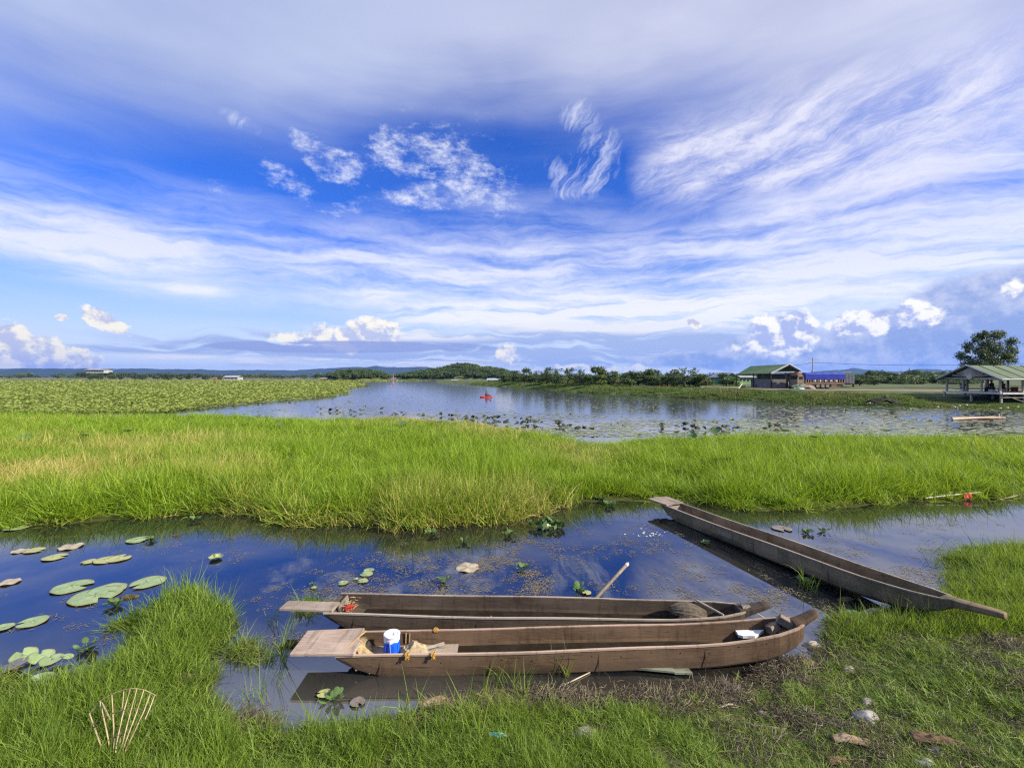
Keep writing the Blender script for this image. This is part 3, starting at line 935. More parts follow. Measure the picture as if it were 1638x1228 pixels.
def scatter_turf():
    r = np.random.default_rng(31)
    n = 120000
    y = 3.0 + 7.0 * r.random(n) ** 1.4; x = (r.random(n) * 2 - 1) * (y * 1.17 + .6)
    s = sdist(x, y, BANK) + (fbm(x * .9, y * .9, 3, 1) - .5) * .35 + bank_rag(x, y)
    keep = s > -.04
    x, y, s = x[keep], y[keep], s[keep]
    cov = fbm(x * 1.1, y * 1.1, 4, 21)
    left = x < -1.2 + (y - 4) * .1
    far_r = (x > 3.0) & (y > 5.6)
    # mud and litter strip along the water between the boats and the grass
    strip = (x > 0.1) & (x < 3.9) & (s < .20 + .25 * (fbm(x * 2, y * 2, 2, 23) - .5)) & (y < 6.1)
    bare = ((cov < .40) & (x > 2.2) & (y < 5.2))
    bare2 = np.exp(-(((x - 3.1) / .7) ** 2 + ((y - 4.25) / .30) ** 2)) > .5
    tuft = fbm(x * 4.2, y * 4.2, 3, 25)
    p = np.where(left | far_r, np.clip((tuft - .34) * 6, .12, 1), np.clip((tuft - .36) * 5, .10, .80))
    p = np.where((x > 1.9) & ~far_r, p * np.clip((cov - .33) * 4.5, .14, 1.0), p)
    p = np.where(strip, .05, p); p = np.where(bare, .28, p); p = np.where(bare2, .12, p)
    p = p * np.clip((5.0 / y) ** 1.2, .3, 1)
    k = r.random(len(x)) < p
    x, y, s, left, far_r, cov = [q[k] for q in (x, y, s, left, far_r, cov)]
    z = land(x, y)
    tuft = tuft[k]
    h = .85 + .8 * (fbm(x * .8, y * .8, 3, 22) - .5) + 1.6 * (tuft - .5)
    h = h * np.where(left, 1.6, 1.0) * np.where(far_r, 2.0, 1.0)
    spit = np.exp(-(((x + 4.6) / 1.0) ** 2 + ((y - 6.5) / .7) ** 2))
    h = h * (1 + 1.5 * spit)
    h = h * np.where((x > 1.5) & ~far_r, .42, 1.0)
    h *= np.clip(.5 + s * 1.2, .5, 1)
    h *= 1 + .30 * r.normal(size=len(x)).clip(-1.5, 2)
    dn = fbm(x * 1.0, y * 1.0, 4, 24)
    dry = .25 + (dn - .5) * 1.1 + np.where((x > 2.0) & (y < 5.4), .10, 0) + .25 * np.exp(-(s / .15) ** 2) - np.where(left, .14, 0) - np.where(far_r, .15, 0)
    w = np.interp(y, [3, 9], [1.0, 1.8]) * np.where(left, 1.25, 1)
    o = scatter('bank_grass', np.stack([x, y, z], 1), r.random(len(x)) * 6.28, np.stack([w, w, np.clip(h, .2, 5)], 1), r.integers(0, 6, len(x)), turf_variants(),
                r.normal(size=(len(x), 2)) * .16 + np.stack([fbm(x * 2.5, y * 2.5, 2, 15) - .5, fbm(x * 2.5, y * 2.5, 2, 16) - .5], 1) * 1.3, dry)
    tag(o, 'short bright grass growing over the near bank and the spit at its left', 'grass', kind='stuff')
    print('turf', len(x))
    # taller stray stems at the water's edge in front of the boats
    tallc = hidden_collection('stem_clumps', [blades('stem_%s' % 'abc'[k], turf, 300 + k, 7, .05, .42, .010, .35, .35, 4, .5) for k in range(3)])
    sp = [(640, 1165), (655, 1160), (672, 1150), (735, 1180), (748, 1150), (760, 1170), (800, 1110), (812, 1100), (790, 1120), (825, 1105), (840, 1115), (905, 1080), (915, 1085), (870, 1120),
          (590, 1190), (560, 1185), (610, 1200), (545, 1205), (690, 1175), (770, 1200), (430, 1000), (445, 1040), (455, 1060), (440, 1100), (462, 1010), (420, 1120), (400, 1130), (480, 1150),
          (1330, 1000), (1350, 995), (1375, 1010), (1400, 1015), (1425, 1010), (1460, 1005), (1300, 950), (1290, 940), (1490, 900), (1500, 880), (1510, 930), (700, 1185), (640, 1190)]
    pts = np.array([tuple(G(a, b)) for a, b in sp]); pts = np.repeat(pts, 2, 0) + r.normal(size=(len(sp) * 2, 3)) * np.array([.05, .05, 0])
    o = scatter('stray_stems', pts, r.random(len(pts)) * 6.28, .6 + .6 * r.random(len(pts)), r.integers(0, 3, len(pts)), tallc, r.normal(size=(len(pts), 2)) * .15, np.full(len(pts), .3))
    tag(o, 'stray taller grass stems leaning over the water edge', 'grass stems', kind='stuff')


scatter_reeds()
scatter_turf()

# ---- dead stalks, straw and roots washed up along the near shore
straw = leafmat('straw', (.07, .055, .036), (.24, .195, .125), (.30, .24, .12), .15, dry_lo=.9, dry_hi=1.0)


def straw_variants():
    out = []
    for k in range(5):
        r = np.random.default_rng(400 + k); mb = MB(); tint = []
        for i in range(16):
            a = r.random() * 6.28; L = .05 + .10 * r.random(); p = np.array([r.normal() * .05, r.normal() * .05, .006 + .03 * r.random()])
            bend = r.normal() * .9; pts = []
            for q in range(5):
                pts.append(p.copy()); p = p + np.array([math.cos(a), math.sin(a), 0]) * L / 4; p[2] = max(.003, p[2] + r.normal() * .010); a += bend / 4 * (1 + .5 * r.normal())
            mb.tube(pts, [.0013 + .0009 * r.random()] * 5, 3, False); tint += [r.random()] * 15
        me = mb.mesh('straw_%s' % 'abcde'[k], straw)
        t = me.attributes.new('tint', 'FLOAT', 'POINT'); t.data.foreach_set('value', np.array(tint, np.float32))
        t = me.attributes.new('tip', 'FLOAT', 'POINT'); t.data.foreach_set('value', np.ones(len(tint), np.float32))
        out.append(bpy.data.objects.new(me.name, me))
    return hidden_collection('straw_bits', out)


def scatter_straw():
    r = np.random.default_rng(41); n = 60000
    y = 3.2 + 3.4 * r.random(n); x = -3.6 + 9.5 * r.random(n)
    s = sdist(x, y, BANK) + (fbm(x * .9, y * .9, 3, 1) - .5) * .35
    cl = fbm(x * 2.0, y * 2.0, 4, 33)
    strip = (x > .1) & (x < 4.1) & (s > -.02) & (s < .30) & (y < 6.4)
    p = np.where(strip, .9 * np.clip((cl - .43) * 8, .10, .9), 0.0)
    p = np.maximum(p, np.where((s > 0) & (x > 1.8), .10 * (cl > .52) + .02, 0))
    p = np.maximum(p, np.where((s > 0) & (s < .25), .10, 0))
    k = (r.random(n) < p) & in_view(x, y)
    x, y = x[k], y[k]
    o = scatter('straw_litter', np.stack([x, y, land(x, y) + .004], 1), r.random(len(x)) * 6.28, .6 + .8 * r.random(len(x)), r.integers(0, 5, len(x)), straw_variants(), r.normal(size=(len(x), 2)) * .10)
    tag(o, 'matted dead stalks and roots washed up along the near shore', 'plant litter', kind='stuff')
    print('straw', len(x))


scatter_straw()

# ---- floating scraps: weed fragments and duckweed on the near pond
weedm = leafmat('floating_weed', (.10, .085, .05), (.26, .22, .14), (.3, .26, .16), .1, dry_lo=.9, dry_hi=1.0)


def scatter_scum():
    r = np.random.default_rng(51)
    vs = []
    for k in range(4):
        rr = np.random.default_rng(500 + k); V = []; Fq = []; tt = []
        for i in range(26):
            c = rr.normal(size=2) * .055; a = rr.random() * 6.28; L = .006 + .02 * rr.random(); w = .002 + .005 * rr.random()
            d = np.array([math.cos(a), math.sin(a)]); e = np.array([-d[1], d[0]]); o = len(V)
            for q in (-d * L, e * w, d * L, -e * w): V.append((c[0] + q[0], c[1] + q[1], .001 + .003 * rr.random()))
            Fq.append((o, o + 1, o + 2, o + 3)); tt += [rr.random()] * 4
        me = npmesh('scum_%s' % 'abcd'[k], V, Fq, weedm, False, {'tint': tt, 'tip': np.ones(len(V))})
        vs.append(bpy.data.objects.new(me.name, me))
    cc = hidden_collection('scum_bits', vs)
    mats = [(660, 905, 90, 22, 110), (590, 920, 60, 18, 50), (790, 915, 60, 26, 260), (820, 900, 40, 30, 160), (850, 870, 60, 18, 90), (760, 880, 100, 26, 90),
            (960, 910, 150, 60, 170), (1080, 900, 130, 70, 150), (1180, 940, 110, 40, 170), (1230, 970, 90, 26, 190), (1040, 850, 70, 30, 50), (1470, 865, 100, 26, 90), (1540, 835, 70, 8, 90),
            (1430, 905, 80, 30, 90), (1350, 880, 80, 22, 70), (1290, 980, 60, 20, 120), (330, 880, 160, 30, 60), (150, 975, 130, 40, 60), (470, 1000, 50, 50, 90), (450, 1060, 60, 40, 70), (1500, 920, 60, 22, 110),
            (540, 955, 60, 20, 90), (700, 940, 120, 14, 90), (900, 940, 90, 14, 90), (1120, 1075, 100, 12, 60), (240, 860, 200, 10, 40)]
    pts = []
    for px, py, a, b, n in mats:
        for i in range(int(n * .62)):
            q = P(px + r.normal() * a * .6, py + r.normal() * b * .6, 0); pts.append(q)
    pts = np.array(pts); pts = pts[sdist(pts[:, 0], pts[:, 1], BANK) < -.1]; pts = pts[sdist(pts[:, 0], pts[:, 1], ISLAND) < -.3]
    pts[:, 2] = .003 + .002 * r.random(len(pts))
    gf = fbm(pts[:, 0] * 1.8, pts[:, 1] * 1.8, 4, 61); pts = pts[(gf + .10 * r.normal(size=len(pts))) > .50]
    # keep clear of the boat hulls
    for (a, b_) in (((-2.6, 5.34), (3.7, 5.45)), ((-3.1, 6.35), (3.4, 5.95)), ((3.6, 11.6), (5.8, 5.4))):
        a = np.array(a); b_ = np.array(b_); e = b_ - a
        t = np.clip(((pts[:, :2] - a) @ e) / (e @ e), 0, 1); d = np.linalg.norm(pts[:, :2] - a - t[:, None] * e, axis=1)
        pts = pts[d > .42]
    o = scatter('floating_weed', pts, r.random(len(pts)) * 6.28, .6 + .9 * r.random(len(pts)), r.integers(0, 4, len(pts)), cc)
    tag(o, 'brown scraps of weed and scum floating on the near pond', 'floating weed', kind='stuff')


scatter_scum()

# ---- the lake beyond: floating leaves, and the lotus carpet of the left marsh
padm = leafmat('lake_leaves', (.16, .19, .09), (.36, .38, .22), (.34, .28, .18), .1, dry_lo=.62, dry_hi=.8, rough=.4)


def disc(name, mat, r0, n, seed, cup=.12, wav=.1, thick=0):
    rr = np.random.default_rng(seed); V = [(0, 0, 0)]; tint = [rr.random()]
    for k in range(n):
        a = 2 * pi * k / n + .15; q = r0 * (1 + wav * rr.normal() * .5)
        V.append((q * math.cos(a), q * math.sin(a), cup * r0 * (1 + .8 * rr.normal()))); tint.append(tint[0])
    me = npmesh(name, V, [(0, 1 + k, 1 + (k + 1) % n) for k in range(n - (0))], mat, False, {'tint': tint, 'tip': np.ones(n + 1)})
    return bpy.data.objects.new(name, me)


def scatter_lake():
    r = np.random.default_rng(61)
    cc = hidden_collection('lake_leaf_kinds', [disc('lake_leaf_%s' % 'abcdef'[k], padm, .5, 9, 600 + k, .01 if k < 4 else .35, .12) for k in range(6)])
    n = 60000
    py = 606 + 92 * r.random(n) ** .8; px = -40 + 1720 * r.random(n)
    y = EYE * F / (py - HOR); x = (px - 819) / F * y
    den = fbm(px * .012, py * .10, 4, 44)
    # open water: the blue lane through the lake and below the right bank
    lane = (py < 634) & (px > 560) & (px < 1500)
    lane2 = (py > 655) & (px < 400)
    shade = (py > 640) & (px > 1180)
    p = np.where(den > .50, .50, .10); p = np.where(lane, np.where((px < 1000 - (py - 612) * 6) & (px > 560) & (den > .47), .5, 0.0), p)
    p = np.where((py < 650) & (px > 1050) & (px < 1400), .1, p)
    p = np.where(shade & (py > 650), np.where(den > .44, .75, .30), p); p = np.where(lane2, .1, p)
    p *= np.clip((py - 603) / 60, .25, 1)
    ok = (sdist(x, y, ISLAND) < -.3) & (sdist(x, y, EMB) < -.2) & (sdist(x, y, MARSH) < 0) & (y < 400)
    k = ok & (r.random(n) < p); x, y = x[k], y[k]
    sc_ = (.12 + .26 * r.random(len(x)) ** 1.5) * np.interp(y, [25, 100, 300], [1, 1.3, 2.2])
    o = scatter('floating_leaves', np.stack([x, y, np.full(len(x), .012)], 1), r.random(len(x)) * 6.28, sc_, np.where(r.random(len(x)) < .985, r.integers(0, 4, len(x)), r.integers(4, 6, len(x))), cc, r.normal(size=(len(x), 2)) * .008)
    tag(o, 'thousands of small leaves floating on the wide lake', 'floating leaves', kind='stuff')
    # lotus carpet
    lot = leafmat('lotus_carpet_leaves', (.19, .255, .05), (.31, .36, .085), (.30, .25, .11), .3, dry_lo=.55, dry_hi=.75, world_scale=.045)
    cc = hidden_collection('lotus_kinds', [disc('lotus_%s' % 'abcdef'[k], lot, .5, 7, 700 + k, .15 + .1 * k, .2) for k in range(6)])
    n = 170000
    y = 32 * (380 / 32) ** r.random(n); x = -y * (1.17 - 1.05 * r.random(n))
    s = sdist(x, y, MARSH); d = fbm(x * .10, y * .10, 4, 45)
    k = (s > -.5) & (r.random(n) < np.where(d > .44, 1.0, .45)); x, y = x[k], y[k]
    sz = np.interp(y, [32, 380], [.24, 1.3]) * (.6 + .8 * r.random(len(x)))
    zz = .08 + .30 * r.random(len(x)) * np.interp(fbm(x * .08, y * .08, 3, 46), [.3, .7], [.3, 1.2])
    o = scatter('lotus_carpet', np.stack([x, y, zz], 1), r.random(len(x)) * 6.28, sz, r.integers(0, 6, len(x)), cc, r.normal(size=(len(x), 2)) * .14)
    tag(o, 'wide green carpet of lotus leaves filling the left side of the lake', 'lotus bed', kind='stuff')
    # rough grass and weeds on the right embankment
    emg = leafmat('bank_weeds', (.035, .080, .012), (.17, .26, .04), (.20, .18, .07), .3, inst_dry=True, dry_lo=.5, dry_hi=.9)
    cc = hidden_collection('weed_kinds', [blades('weed_%s' % 'abcd'[k], emg, 800 + k, 30, .35, .45, .05, .5, .6, 2, .5) for k in range(4)]
                           + [bpy.data.objects.new('weed_%s' % 'ef'[k], leaf_cloud('bushlet', emg, 810 + k, [(0, 0, .15), (.2, .1, .2), (-.2, .12, .12)], [.25, .2, .2], 90, .12, .6)) for k in range(2)])
    n = 90000
    y = 40 * (200 / 40) ** r.random(n); x = y * (-.12 + 1.3 * r.random(n))
    s = sdist(x, y, EMB); k = (s > -.3) & (s < np.interp(x / y, [0, .7, .8, 1.1], [60, 40, 8, 8])) & in_view(x, y); x, y, s = x[k], y[k], s[k]
    d = fbm(x * .14, y * .14, 4, 47)
    k = r.random(len(x)) < np.where(d > .42, .9, .45); x, y, s, d = x[k], y[k], s[k], d[k]
    ROADK = (s > 7.2) & (x / y > .50)
    x, y, s, d = [q[~ROADK] for q in (x, y, s, d)]
    h = (.35 + 1.1 * np.clip(d - .4, 0, .3) * 2) * np.interp(s, [0, 1.5, 5, 7.5], [.6, 1, 1.0, .35]) * (.6 + .8 * r.random(len(x)))
    h = h * np.interp(x / y, [.84, .96], [1, .42])
    z = land(x, y)
    o = scatter('embankment_weeds', np.stack([x, y, z], 1), r.random(len(x)) * 6.28, np.stack([1.3 + 0 * h, 1.3 + 0 * h, h * 1.3], 1) * np.interp(y, [50, 150], [.8, 1.5])[:, None],
                np.where(r.random(len(x)) < .6, r.integers(0, 4, len(x)), r.integers(4, 6, len(x))), cc, None, d * 1.1 - .15 + .2 * r.random(len(x)))
    tag(o, 'rough grass and weeds covering the far embankment below the road', 'weeds', kind='stuff')
    print('emb', len(x))


scatter_lake()

# ================================================================== BOATS
hull_front = wood('hull_wood', (.070, .042, .024), (.140, .088, .050), (.085, .056, .036))
hull_mid = wood('hull_wood_dark', (.042, .031, .022), (.085, .062, .043), (.055, .043, .033))
hull_side = wood('hull_wood_mossy', (.16, .110, .060), (.30, .215, .125), (.17, .13, .08), green=.5)
deck_w = wood('deck_board', (.25, .18, .135), (.42, .32, .25), (.30, .24, .19))
deck_old = wood('deck_board_old', (.16, .12, .09), (.32, .26, .20), (.20, .17, .14))
rail_w = wood('rail_wood', (.26, .17, .12), (.42, .31, .23), (.32, .24, .18))
rail_old = wood('rail_wood_old', (.20, .16, .12), (.38, .32, .25), (.26, .22, .18))
nail = simple('old_iron', (.05, .03, .02), (.10, .05, .03), .7, 40)
rope_y = simple('yellow_rope', (.55, .33, .05), (.38, .20, .03), .8, 60, .5, .002)
rope_w = simple('pale_rope', (.45, .40, .30), (.30, .25, .18), .8, 60, .5, .002)


def interp_f(pts):
    xs = [p[0] for p in pts]; ys = [p[1] for p in pts]
    return lambda x: float(np.interp(x, xs, ys))


def make_canoe(name, label, loc, rz, tilt, L, beam, fb, mat, railm, deckm, deck, hull0, bow, group, roll=0.0, keel=-.07, sheer=.12, nose=0.0):
    """a narrow plank canoe: x from the flat stern deck (0) to the beak of the bow (L)"""
    t = thing(name, label, 'canoe', loc, rz, group, (roll, tilt))
    x1 = L - bow
    b = interp_f([(hull0, beam * .50), (hull0 + .5, beam * .5), (L * .45, beam * .53), (x1 - .9, beam * .46), (x1 - .35, beam * (.36 + nose * .5)), (x1 - .10, beam * (.23 + nose)), (x1, beam * (.12 + nose))])
    k = interp_f([(hull0, fb - .05), (hull0 + .10, fb * .45), (hull0 + .25, fb * .1), (hull0 + .5, keel), (x1 - 1.2, keel), (x1 - .5, keel + .05), (x1 - .15, fb * .35), (x1, fb * .75)])
    g = lambda x: fb + sheer * max(0, (x - (x1 - 1.6)) / 1.6) ** 2 + .006 * math.sin(x * 2.1)
    st = [hull0, hull0 + .05, hull0 + .12, hull0 + .25, hull0 + .38, hull0 + .55] + list(np.linspace(hull0 + .8, x1 - 1.3, 12)) + [x1 - 1.0, x1 - .7, x1 - .5, x1 - .35, x1 - .22, x1 - .10, x1 - .04, x1]
    rr = random.Random(3)
    secs = []; th = .022
    for x in st:
        B, K, Gh = b(x), k(x), g(x); w = (rr.random() - .5) * .006
        fl = min(K + .03, Gh - .02)
        o = [(-B, Gh), (-B * .965 + w, (K + Gh) * .5), (-B * .90, K + (Gh - K) * .14), (-B * .72, K), (0, K - .004), (B * .72, K), (B * .90, K + (Gh - K) * .14), (B * .965 + w, (K + Gh) * .5), (B, Gh)]
        ti = min(th, B * .4)
        i_ = [(B - ti, Gh), ((B * .965 - ti + w), (K + Gh) * .5), (B * .88 - ti, fl + (Gh - fl) * .12), (B * .70 - ti, fl), (0, fl), (-B * .70 + ti, fl), (-B * .88 + ti, fl + (Gh - fl) * .12), (-B * .965 + ti + w, (K + Gh) * .5), (-B + ti, Gh)]
        secs.append([(x, y, z) for y, z in o + i_])
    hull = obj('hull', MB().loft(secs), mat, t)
    m_ = hull.modifiers.new('soft', 'BEVEL'); m_.width = .004; m_.segments = 1; m_.limit_method = 'ANGLE'
    # gunwale strips
    for s in (-1, 1):
        rings = []
        for x in st[0:]:
            B, Gh = b(x) * s, g(x); w = .006
            rings.append([(x, B + .006 * s, Gh - .014), (x, B + .008 * s, Gh + w), (x, B - .020 * s, Gh + w + .001), (x, B - .020 * s, Gh - .006)])
        obj('gunwale', MB().loft(rings), railm, t)
    # seams where the side planks were joined
    for xs_ in deck['seams']:
        for s in (-1, 1):
            B, K, Gh = b(xs_), k(xs_), g(xs_)
            q = MB()
            for u0, u1 in ((.05, .45), (.45, .93)):
                z0 = K + (Gh - K) * u0; z1 = K + (Gh - K) * u1
                q.box((xs_, s * (B * .965 + .003), (z0 + z1) / 2), (.006, .006, z1 - z0 - .004))
            obj('seam', q, nail, t)
    for k_ in range(14):
        xs_ = hull0 + .5 + (x1 - hull0 - 1.0) * k_ / 13
        for s in (-1, 1):
            obj('nail', MB().box((xs_, s * (b(xs_) * .975 + .004), g(xs_) - .05 - .02 * (k_ % 3)), (.008, .006, .008)), nail, t)
    for xs_, ln_, dz_ in deck.get('patches', []):
        q = MB(); q.box((xs_, -(b(xs_) * .97 + .007), k(xs_) + (g(xs_) - k(xs_)) * dz_), (ln_, .008, .085)); obj('patch_board', q, deckm, t)
    # bow: solid beak that lifts and narrows
    rings = []
    for u in np.linspace(0, 1, 8):
        x = x1 - .10 + (bow + .10) * u
        wd = beam * (.12 + nose) * (1.5 - .6 * u if not nose else 1.0 - .25 * u * u) * (1 if u < .9 else .72); zt = g(x1) + .004 + deck['rise'] * (u ** 1.4) - (0.0 if u < .9 else .012)
        zb = (g(x1) - .12) + (deck['rise'] + .055) * (u ** .9) + .0
        zb = min(zb, zt - .035)
        rings.append([(x, -wd, zt), (x, -wd * .9, zb + .01), (x, 0, zb - .012), (x, wd * .9, zb + .01), (x, wd, zt), (x, 0, zt + .010)])
    o = obj('prow', MB().loft(rings), mat, t, True)
    mm = o.modifiers.new('soft', 'BEVEL'); mm.width = .006; mm.segments = 2; mm.limit_method = 'ANGLE'
    # stern deck boards
    x0, xe = deck['x0'], deck['x1']
    for (y0, y1, dx0, dx1) in deck['boards']:
        q = MB(); n = 6
        rings = []
        for i in range(n + 1):
            u = i / n; x = (x0 + dx0) * (1 - u) + (xe + dx1) * u
            rings.append([(x, y0 * (1 - .10 * (1 - u) * deck['taper']), fb + .010), (x, y0 * (1 - .10 * (1 - u) * deck['taper']), fb + .042 + .002 * math.sin(i * 2.2)), (x, y1 * (1 - .10 * (1 - u) * deck['taper']), fb + .042), (x, y1 * (1 - .10 * (1 - u) * deck['taper']), fb + .010)])
        q.loft(rings)
        o = obj('deck_board', q, deckm, t)
        mm = o.modifiers.new('soft', 'BEVEL'); mm.width = .004; mm.segments = 1
    return t


def canoe_frame(a, b):
    a = Vector(a); b = Vector(b); d = b - a
    return a, math.atan2(d.y, d.x), d.length


GRP = 'plank canoes moored at the bank'
a, rz, L = canoe_frame((-2.44, 5.31, 0), (3.58, 5.42, 0))
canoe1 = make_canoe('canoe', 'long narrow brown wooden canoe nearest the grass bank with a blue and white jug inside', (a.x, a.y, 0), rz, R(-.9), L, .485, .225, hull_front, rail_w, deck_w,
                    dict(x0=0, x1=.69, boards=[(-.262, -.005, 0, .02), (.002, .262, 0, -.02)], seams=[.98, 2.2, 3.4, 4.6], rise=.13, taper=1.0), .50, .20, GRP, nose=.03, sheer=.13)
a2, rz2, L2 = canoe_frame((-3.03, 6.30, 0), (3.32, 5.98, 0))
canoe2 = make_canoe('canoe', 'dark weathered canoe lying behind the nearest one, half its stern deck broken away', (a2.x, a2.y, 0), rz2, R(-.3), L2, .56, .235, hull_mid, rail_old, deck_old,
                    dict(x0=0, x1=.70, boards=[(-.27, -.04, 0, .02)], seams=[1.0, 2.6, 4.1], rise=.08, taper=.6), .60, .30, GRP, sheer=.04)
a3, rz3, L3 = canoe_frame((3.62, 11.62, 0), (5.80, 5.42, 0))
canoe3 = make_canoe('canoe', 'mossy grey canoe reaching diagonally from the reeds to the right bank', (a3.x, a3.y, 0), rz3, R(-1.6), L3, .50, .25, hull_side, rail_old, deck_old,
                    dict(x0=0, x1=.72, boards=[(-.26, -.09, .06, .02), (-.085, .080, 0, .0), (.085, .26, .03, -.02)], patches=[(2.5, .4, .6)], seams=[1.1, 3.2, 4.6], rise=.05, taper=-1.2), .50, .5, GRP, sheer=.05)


def on_canoe(t, x, y, z):
    t_m = Matrix.LocRotScale(t.location, t.rotation_euler, None)
    return t_m @ Vector((x, y, z))


# broken transom board, dried growth and red rag at the stern of the second canoe
o = MB(); o.box((.72, .10, .13), (.025, .30, .20), Matrix.Rotation(R(-14), 3, 'Y'))
obj('transom', o, deck_old, canoe2)
o = MB(); o.box((.68, .0, .14), (.022, .43, .20), Matrix.Rotation(R(-24), 3, 'Y'))
obj('transom', o, deck_old, canoe1)
o = MB(); o.box((.70, .0, .13), (.022, .46, .20), Matrix.Rotation(R(-20), 3, 'Y'))
obj('transom', o, deck_old, canoe3)
# inner thwart boards
o = MB(); o.box((1.12, .05, .045), (.55, .34, .018), Matrix.Rotation(R(3), 3, 'Y')); obj('floor_board', o, deck_old, canoe3)
o = MB(); o.box((4.3, -.10, .12), (.95, .16, .018), Matrix.Rotation(R(1), 3, 'X')); obj('floor_board', o, deck_old, canoe3)
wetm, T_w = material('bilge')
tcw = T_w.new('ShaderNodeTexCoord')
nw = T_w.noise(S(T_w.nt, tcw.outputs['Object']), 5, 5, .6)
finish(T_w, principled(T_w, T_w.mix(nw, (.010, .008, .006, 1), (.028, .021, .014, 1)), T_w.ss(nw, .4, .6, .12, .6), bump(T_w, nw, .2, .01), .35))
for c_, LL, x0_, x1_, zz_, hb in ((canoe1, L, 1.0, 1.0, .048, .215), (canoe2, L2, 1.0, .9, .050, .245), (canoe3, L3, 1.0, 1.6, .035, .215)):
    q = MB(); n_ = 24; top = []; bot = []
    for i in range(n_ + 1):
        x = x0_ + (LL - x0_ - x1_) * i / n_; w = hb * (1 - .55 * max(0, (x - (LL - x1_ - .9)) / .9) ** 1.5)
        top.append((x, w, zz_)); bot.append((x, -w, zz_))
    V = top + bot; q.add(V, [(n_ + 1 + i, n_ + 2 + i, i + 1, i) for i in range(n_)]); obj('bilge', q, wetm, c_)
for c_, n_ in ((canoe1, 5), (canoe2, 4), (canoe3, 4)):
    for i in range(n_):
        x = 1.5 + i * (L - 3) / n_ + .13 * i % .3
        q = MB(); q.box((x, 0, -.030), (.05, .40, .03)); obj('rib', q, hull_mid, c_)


# rope lashings round the gunwale of the front canoe
def lashing(px, side):
    q = MB(); y0 = .245 * side; z0 = .233
    r = random.Random(px)
    for k in range(4):
        cx = px + k * .012 - .02; pts = []
        for j in range(13):
            an = 2 * pi * j / 12
            pts.append((cx + .006 * math.sin(an * 2 + k), y0 + .030 * math.cos(an), z0 - .008 + .026 * math.sin(an)))
        q.tube(pts, .0045, 5, False)
    for k in range(5):
        a_ = r.random() * 6.28; pts = [(px, y0 + .03 * side, z0 - .01)]
        for j in range(3):
            pts.append((pts[-1][0] + .010 * math.cos(a_ + j * .5), y0 + (.034 + .003 * j) * side, pts[-1][2] - .003 - .012 * r.random()))
        q.tube(pts, .004, 4)
    return q


def xlocal(px, py, t, z=.24):
    p = P(px, py, z); v = Matrix.LocRotScale(t.location, t.rotation_euler, None).inverted() @ Vector(p)
    return v.x


for px, py, sd in ((652, 1049, -1), (694, 1047, -1), (697, 1012, 1), (1193, 998, 1)):
    obj('rope_lashing', lashing(xlocal(px, py, canoe1), sd), rope_y, canoe1, True)
# short upright pegs and cord on the inner face
for px, py, h_ in ((655, 1012, .11), (647, 1018, .12)):
    x_ = xlocal(px, py, canoe1)
    q = MB(); q.box((x_, .205, .16), (.012, .010, h_), Matrix.Rotation(R(4), 3, 'Y')); obj('peg', q, simple('yellow_wood', (.42, .30, .13), (.30, .19, .07), .8, 12), canoe1)
q = MB(); x_ = xlocal(590, 1010, canoe1)
q.tube([(x_ - .02, .20, .262), (x_ - .07, .05, .266), (x_ - .12, -.12, .264), (x_ - .17, -.22, .258)], .009, 5)
obj('cord', q, MATS['yellow_wood'], canoe1)
# dry palm sheath fixed inside the stern of the front canoe: folded flat fibre
q = MB(); rings = []
for i in range(8):
    u = i / 7; rings.append([(x_ - .04 + .26 * u, .16 - .26 * u + .05 * math.sin(u * 5), .25 - .21 * u), (x_ - .10 + .24 * u, -.02 - .20 * u, .255 - .24 * u + .02 * math.sin(u * 9)), (x_ - .11 + .24 * u, -.03 - .20 * u, .245 - .24 * u), (x_ - .05 + .26 * u, .15 - .26 * u, .24 - .21 * u)])
q.loft(rings); obj('dry_sheath', q, simple('dry_fibre', (.42, .32, .17), (.25, .17, .08), .85, 22, .6, .01, stretch=(.3, 1.6, 1)), canoe1, True)
# crooked brown line tied across canoe two and a thin cord on canoe one
x2 = xlocal(788, 985, canoe2)
q = MB(); q.tube([(x2 - .02, -.262, .246), (x2 + .01, -.275, .16), (x2 + .05, -.272, .06), (x2 + .06, -.26, .0)], .006, 5); obj('cord', q, simple('pink_cord', (.42, .22, .17), (.30, .14, .10), .8, 30), canoe2)
# red rag and torn fibre in the stern of canoe two
q = MB(); r = random.Random(4)
for k in range(7):
    a_ = r.random() * 3; p = Vector((.78 + .12 * r.random(), .0 - .16 * r.random(), .20)); pts = [p]
    for j in range(4): p = p + Vector((.03 * math.cos(a_), .02 * math.sin(a_), .008 - .012 * r.random())); pts.append(p); a_ += r.random() - .4
    q.tube(pts, [.012, .017, .015, .012, .006], 5)
rag = obj('rag', q, simple('red_cloth', (.42, .03, .02), (.22, .02, .015), .9, 30), None, True)
rag.matrix_world = Matrix.LocRotScale(canoe2.location, canoe2.rotation_euler, None)
tag(rag, 'small torn red rag lying in the stern of the dark second canoe', 'rag')
q = MB(); r = random.Random(9)
for k in range(30):
    p = Vector((.72 + .14 * r.random(), .22 - .42 * r.random(), .10 + .12 * r.random())); a_ = r.random() * 6.3; pts = [p]
    for j in range(3): p = p + Vector((.03 * math.cos(a_), .03 * math.sin(a_), .02 * (r.random() - .2))); pts.append(p); a_ += r.random() * 2 - 1
    q.tube(pts, .003 + .003 * r.random(), 3)
fb_ = obj('torn_fibre', q, MATS['dry_fibre'])
fb_.matrix_world = Matrix.LocRotScale(canoe2.location, canoe2.rotation_euler, None)
tag(fb_, 'tangle of dry plant fibre caught in the stern of the second canoe', 'fibre')


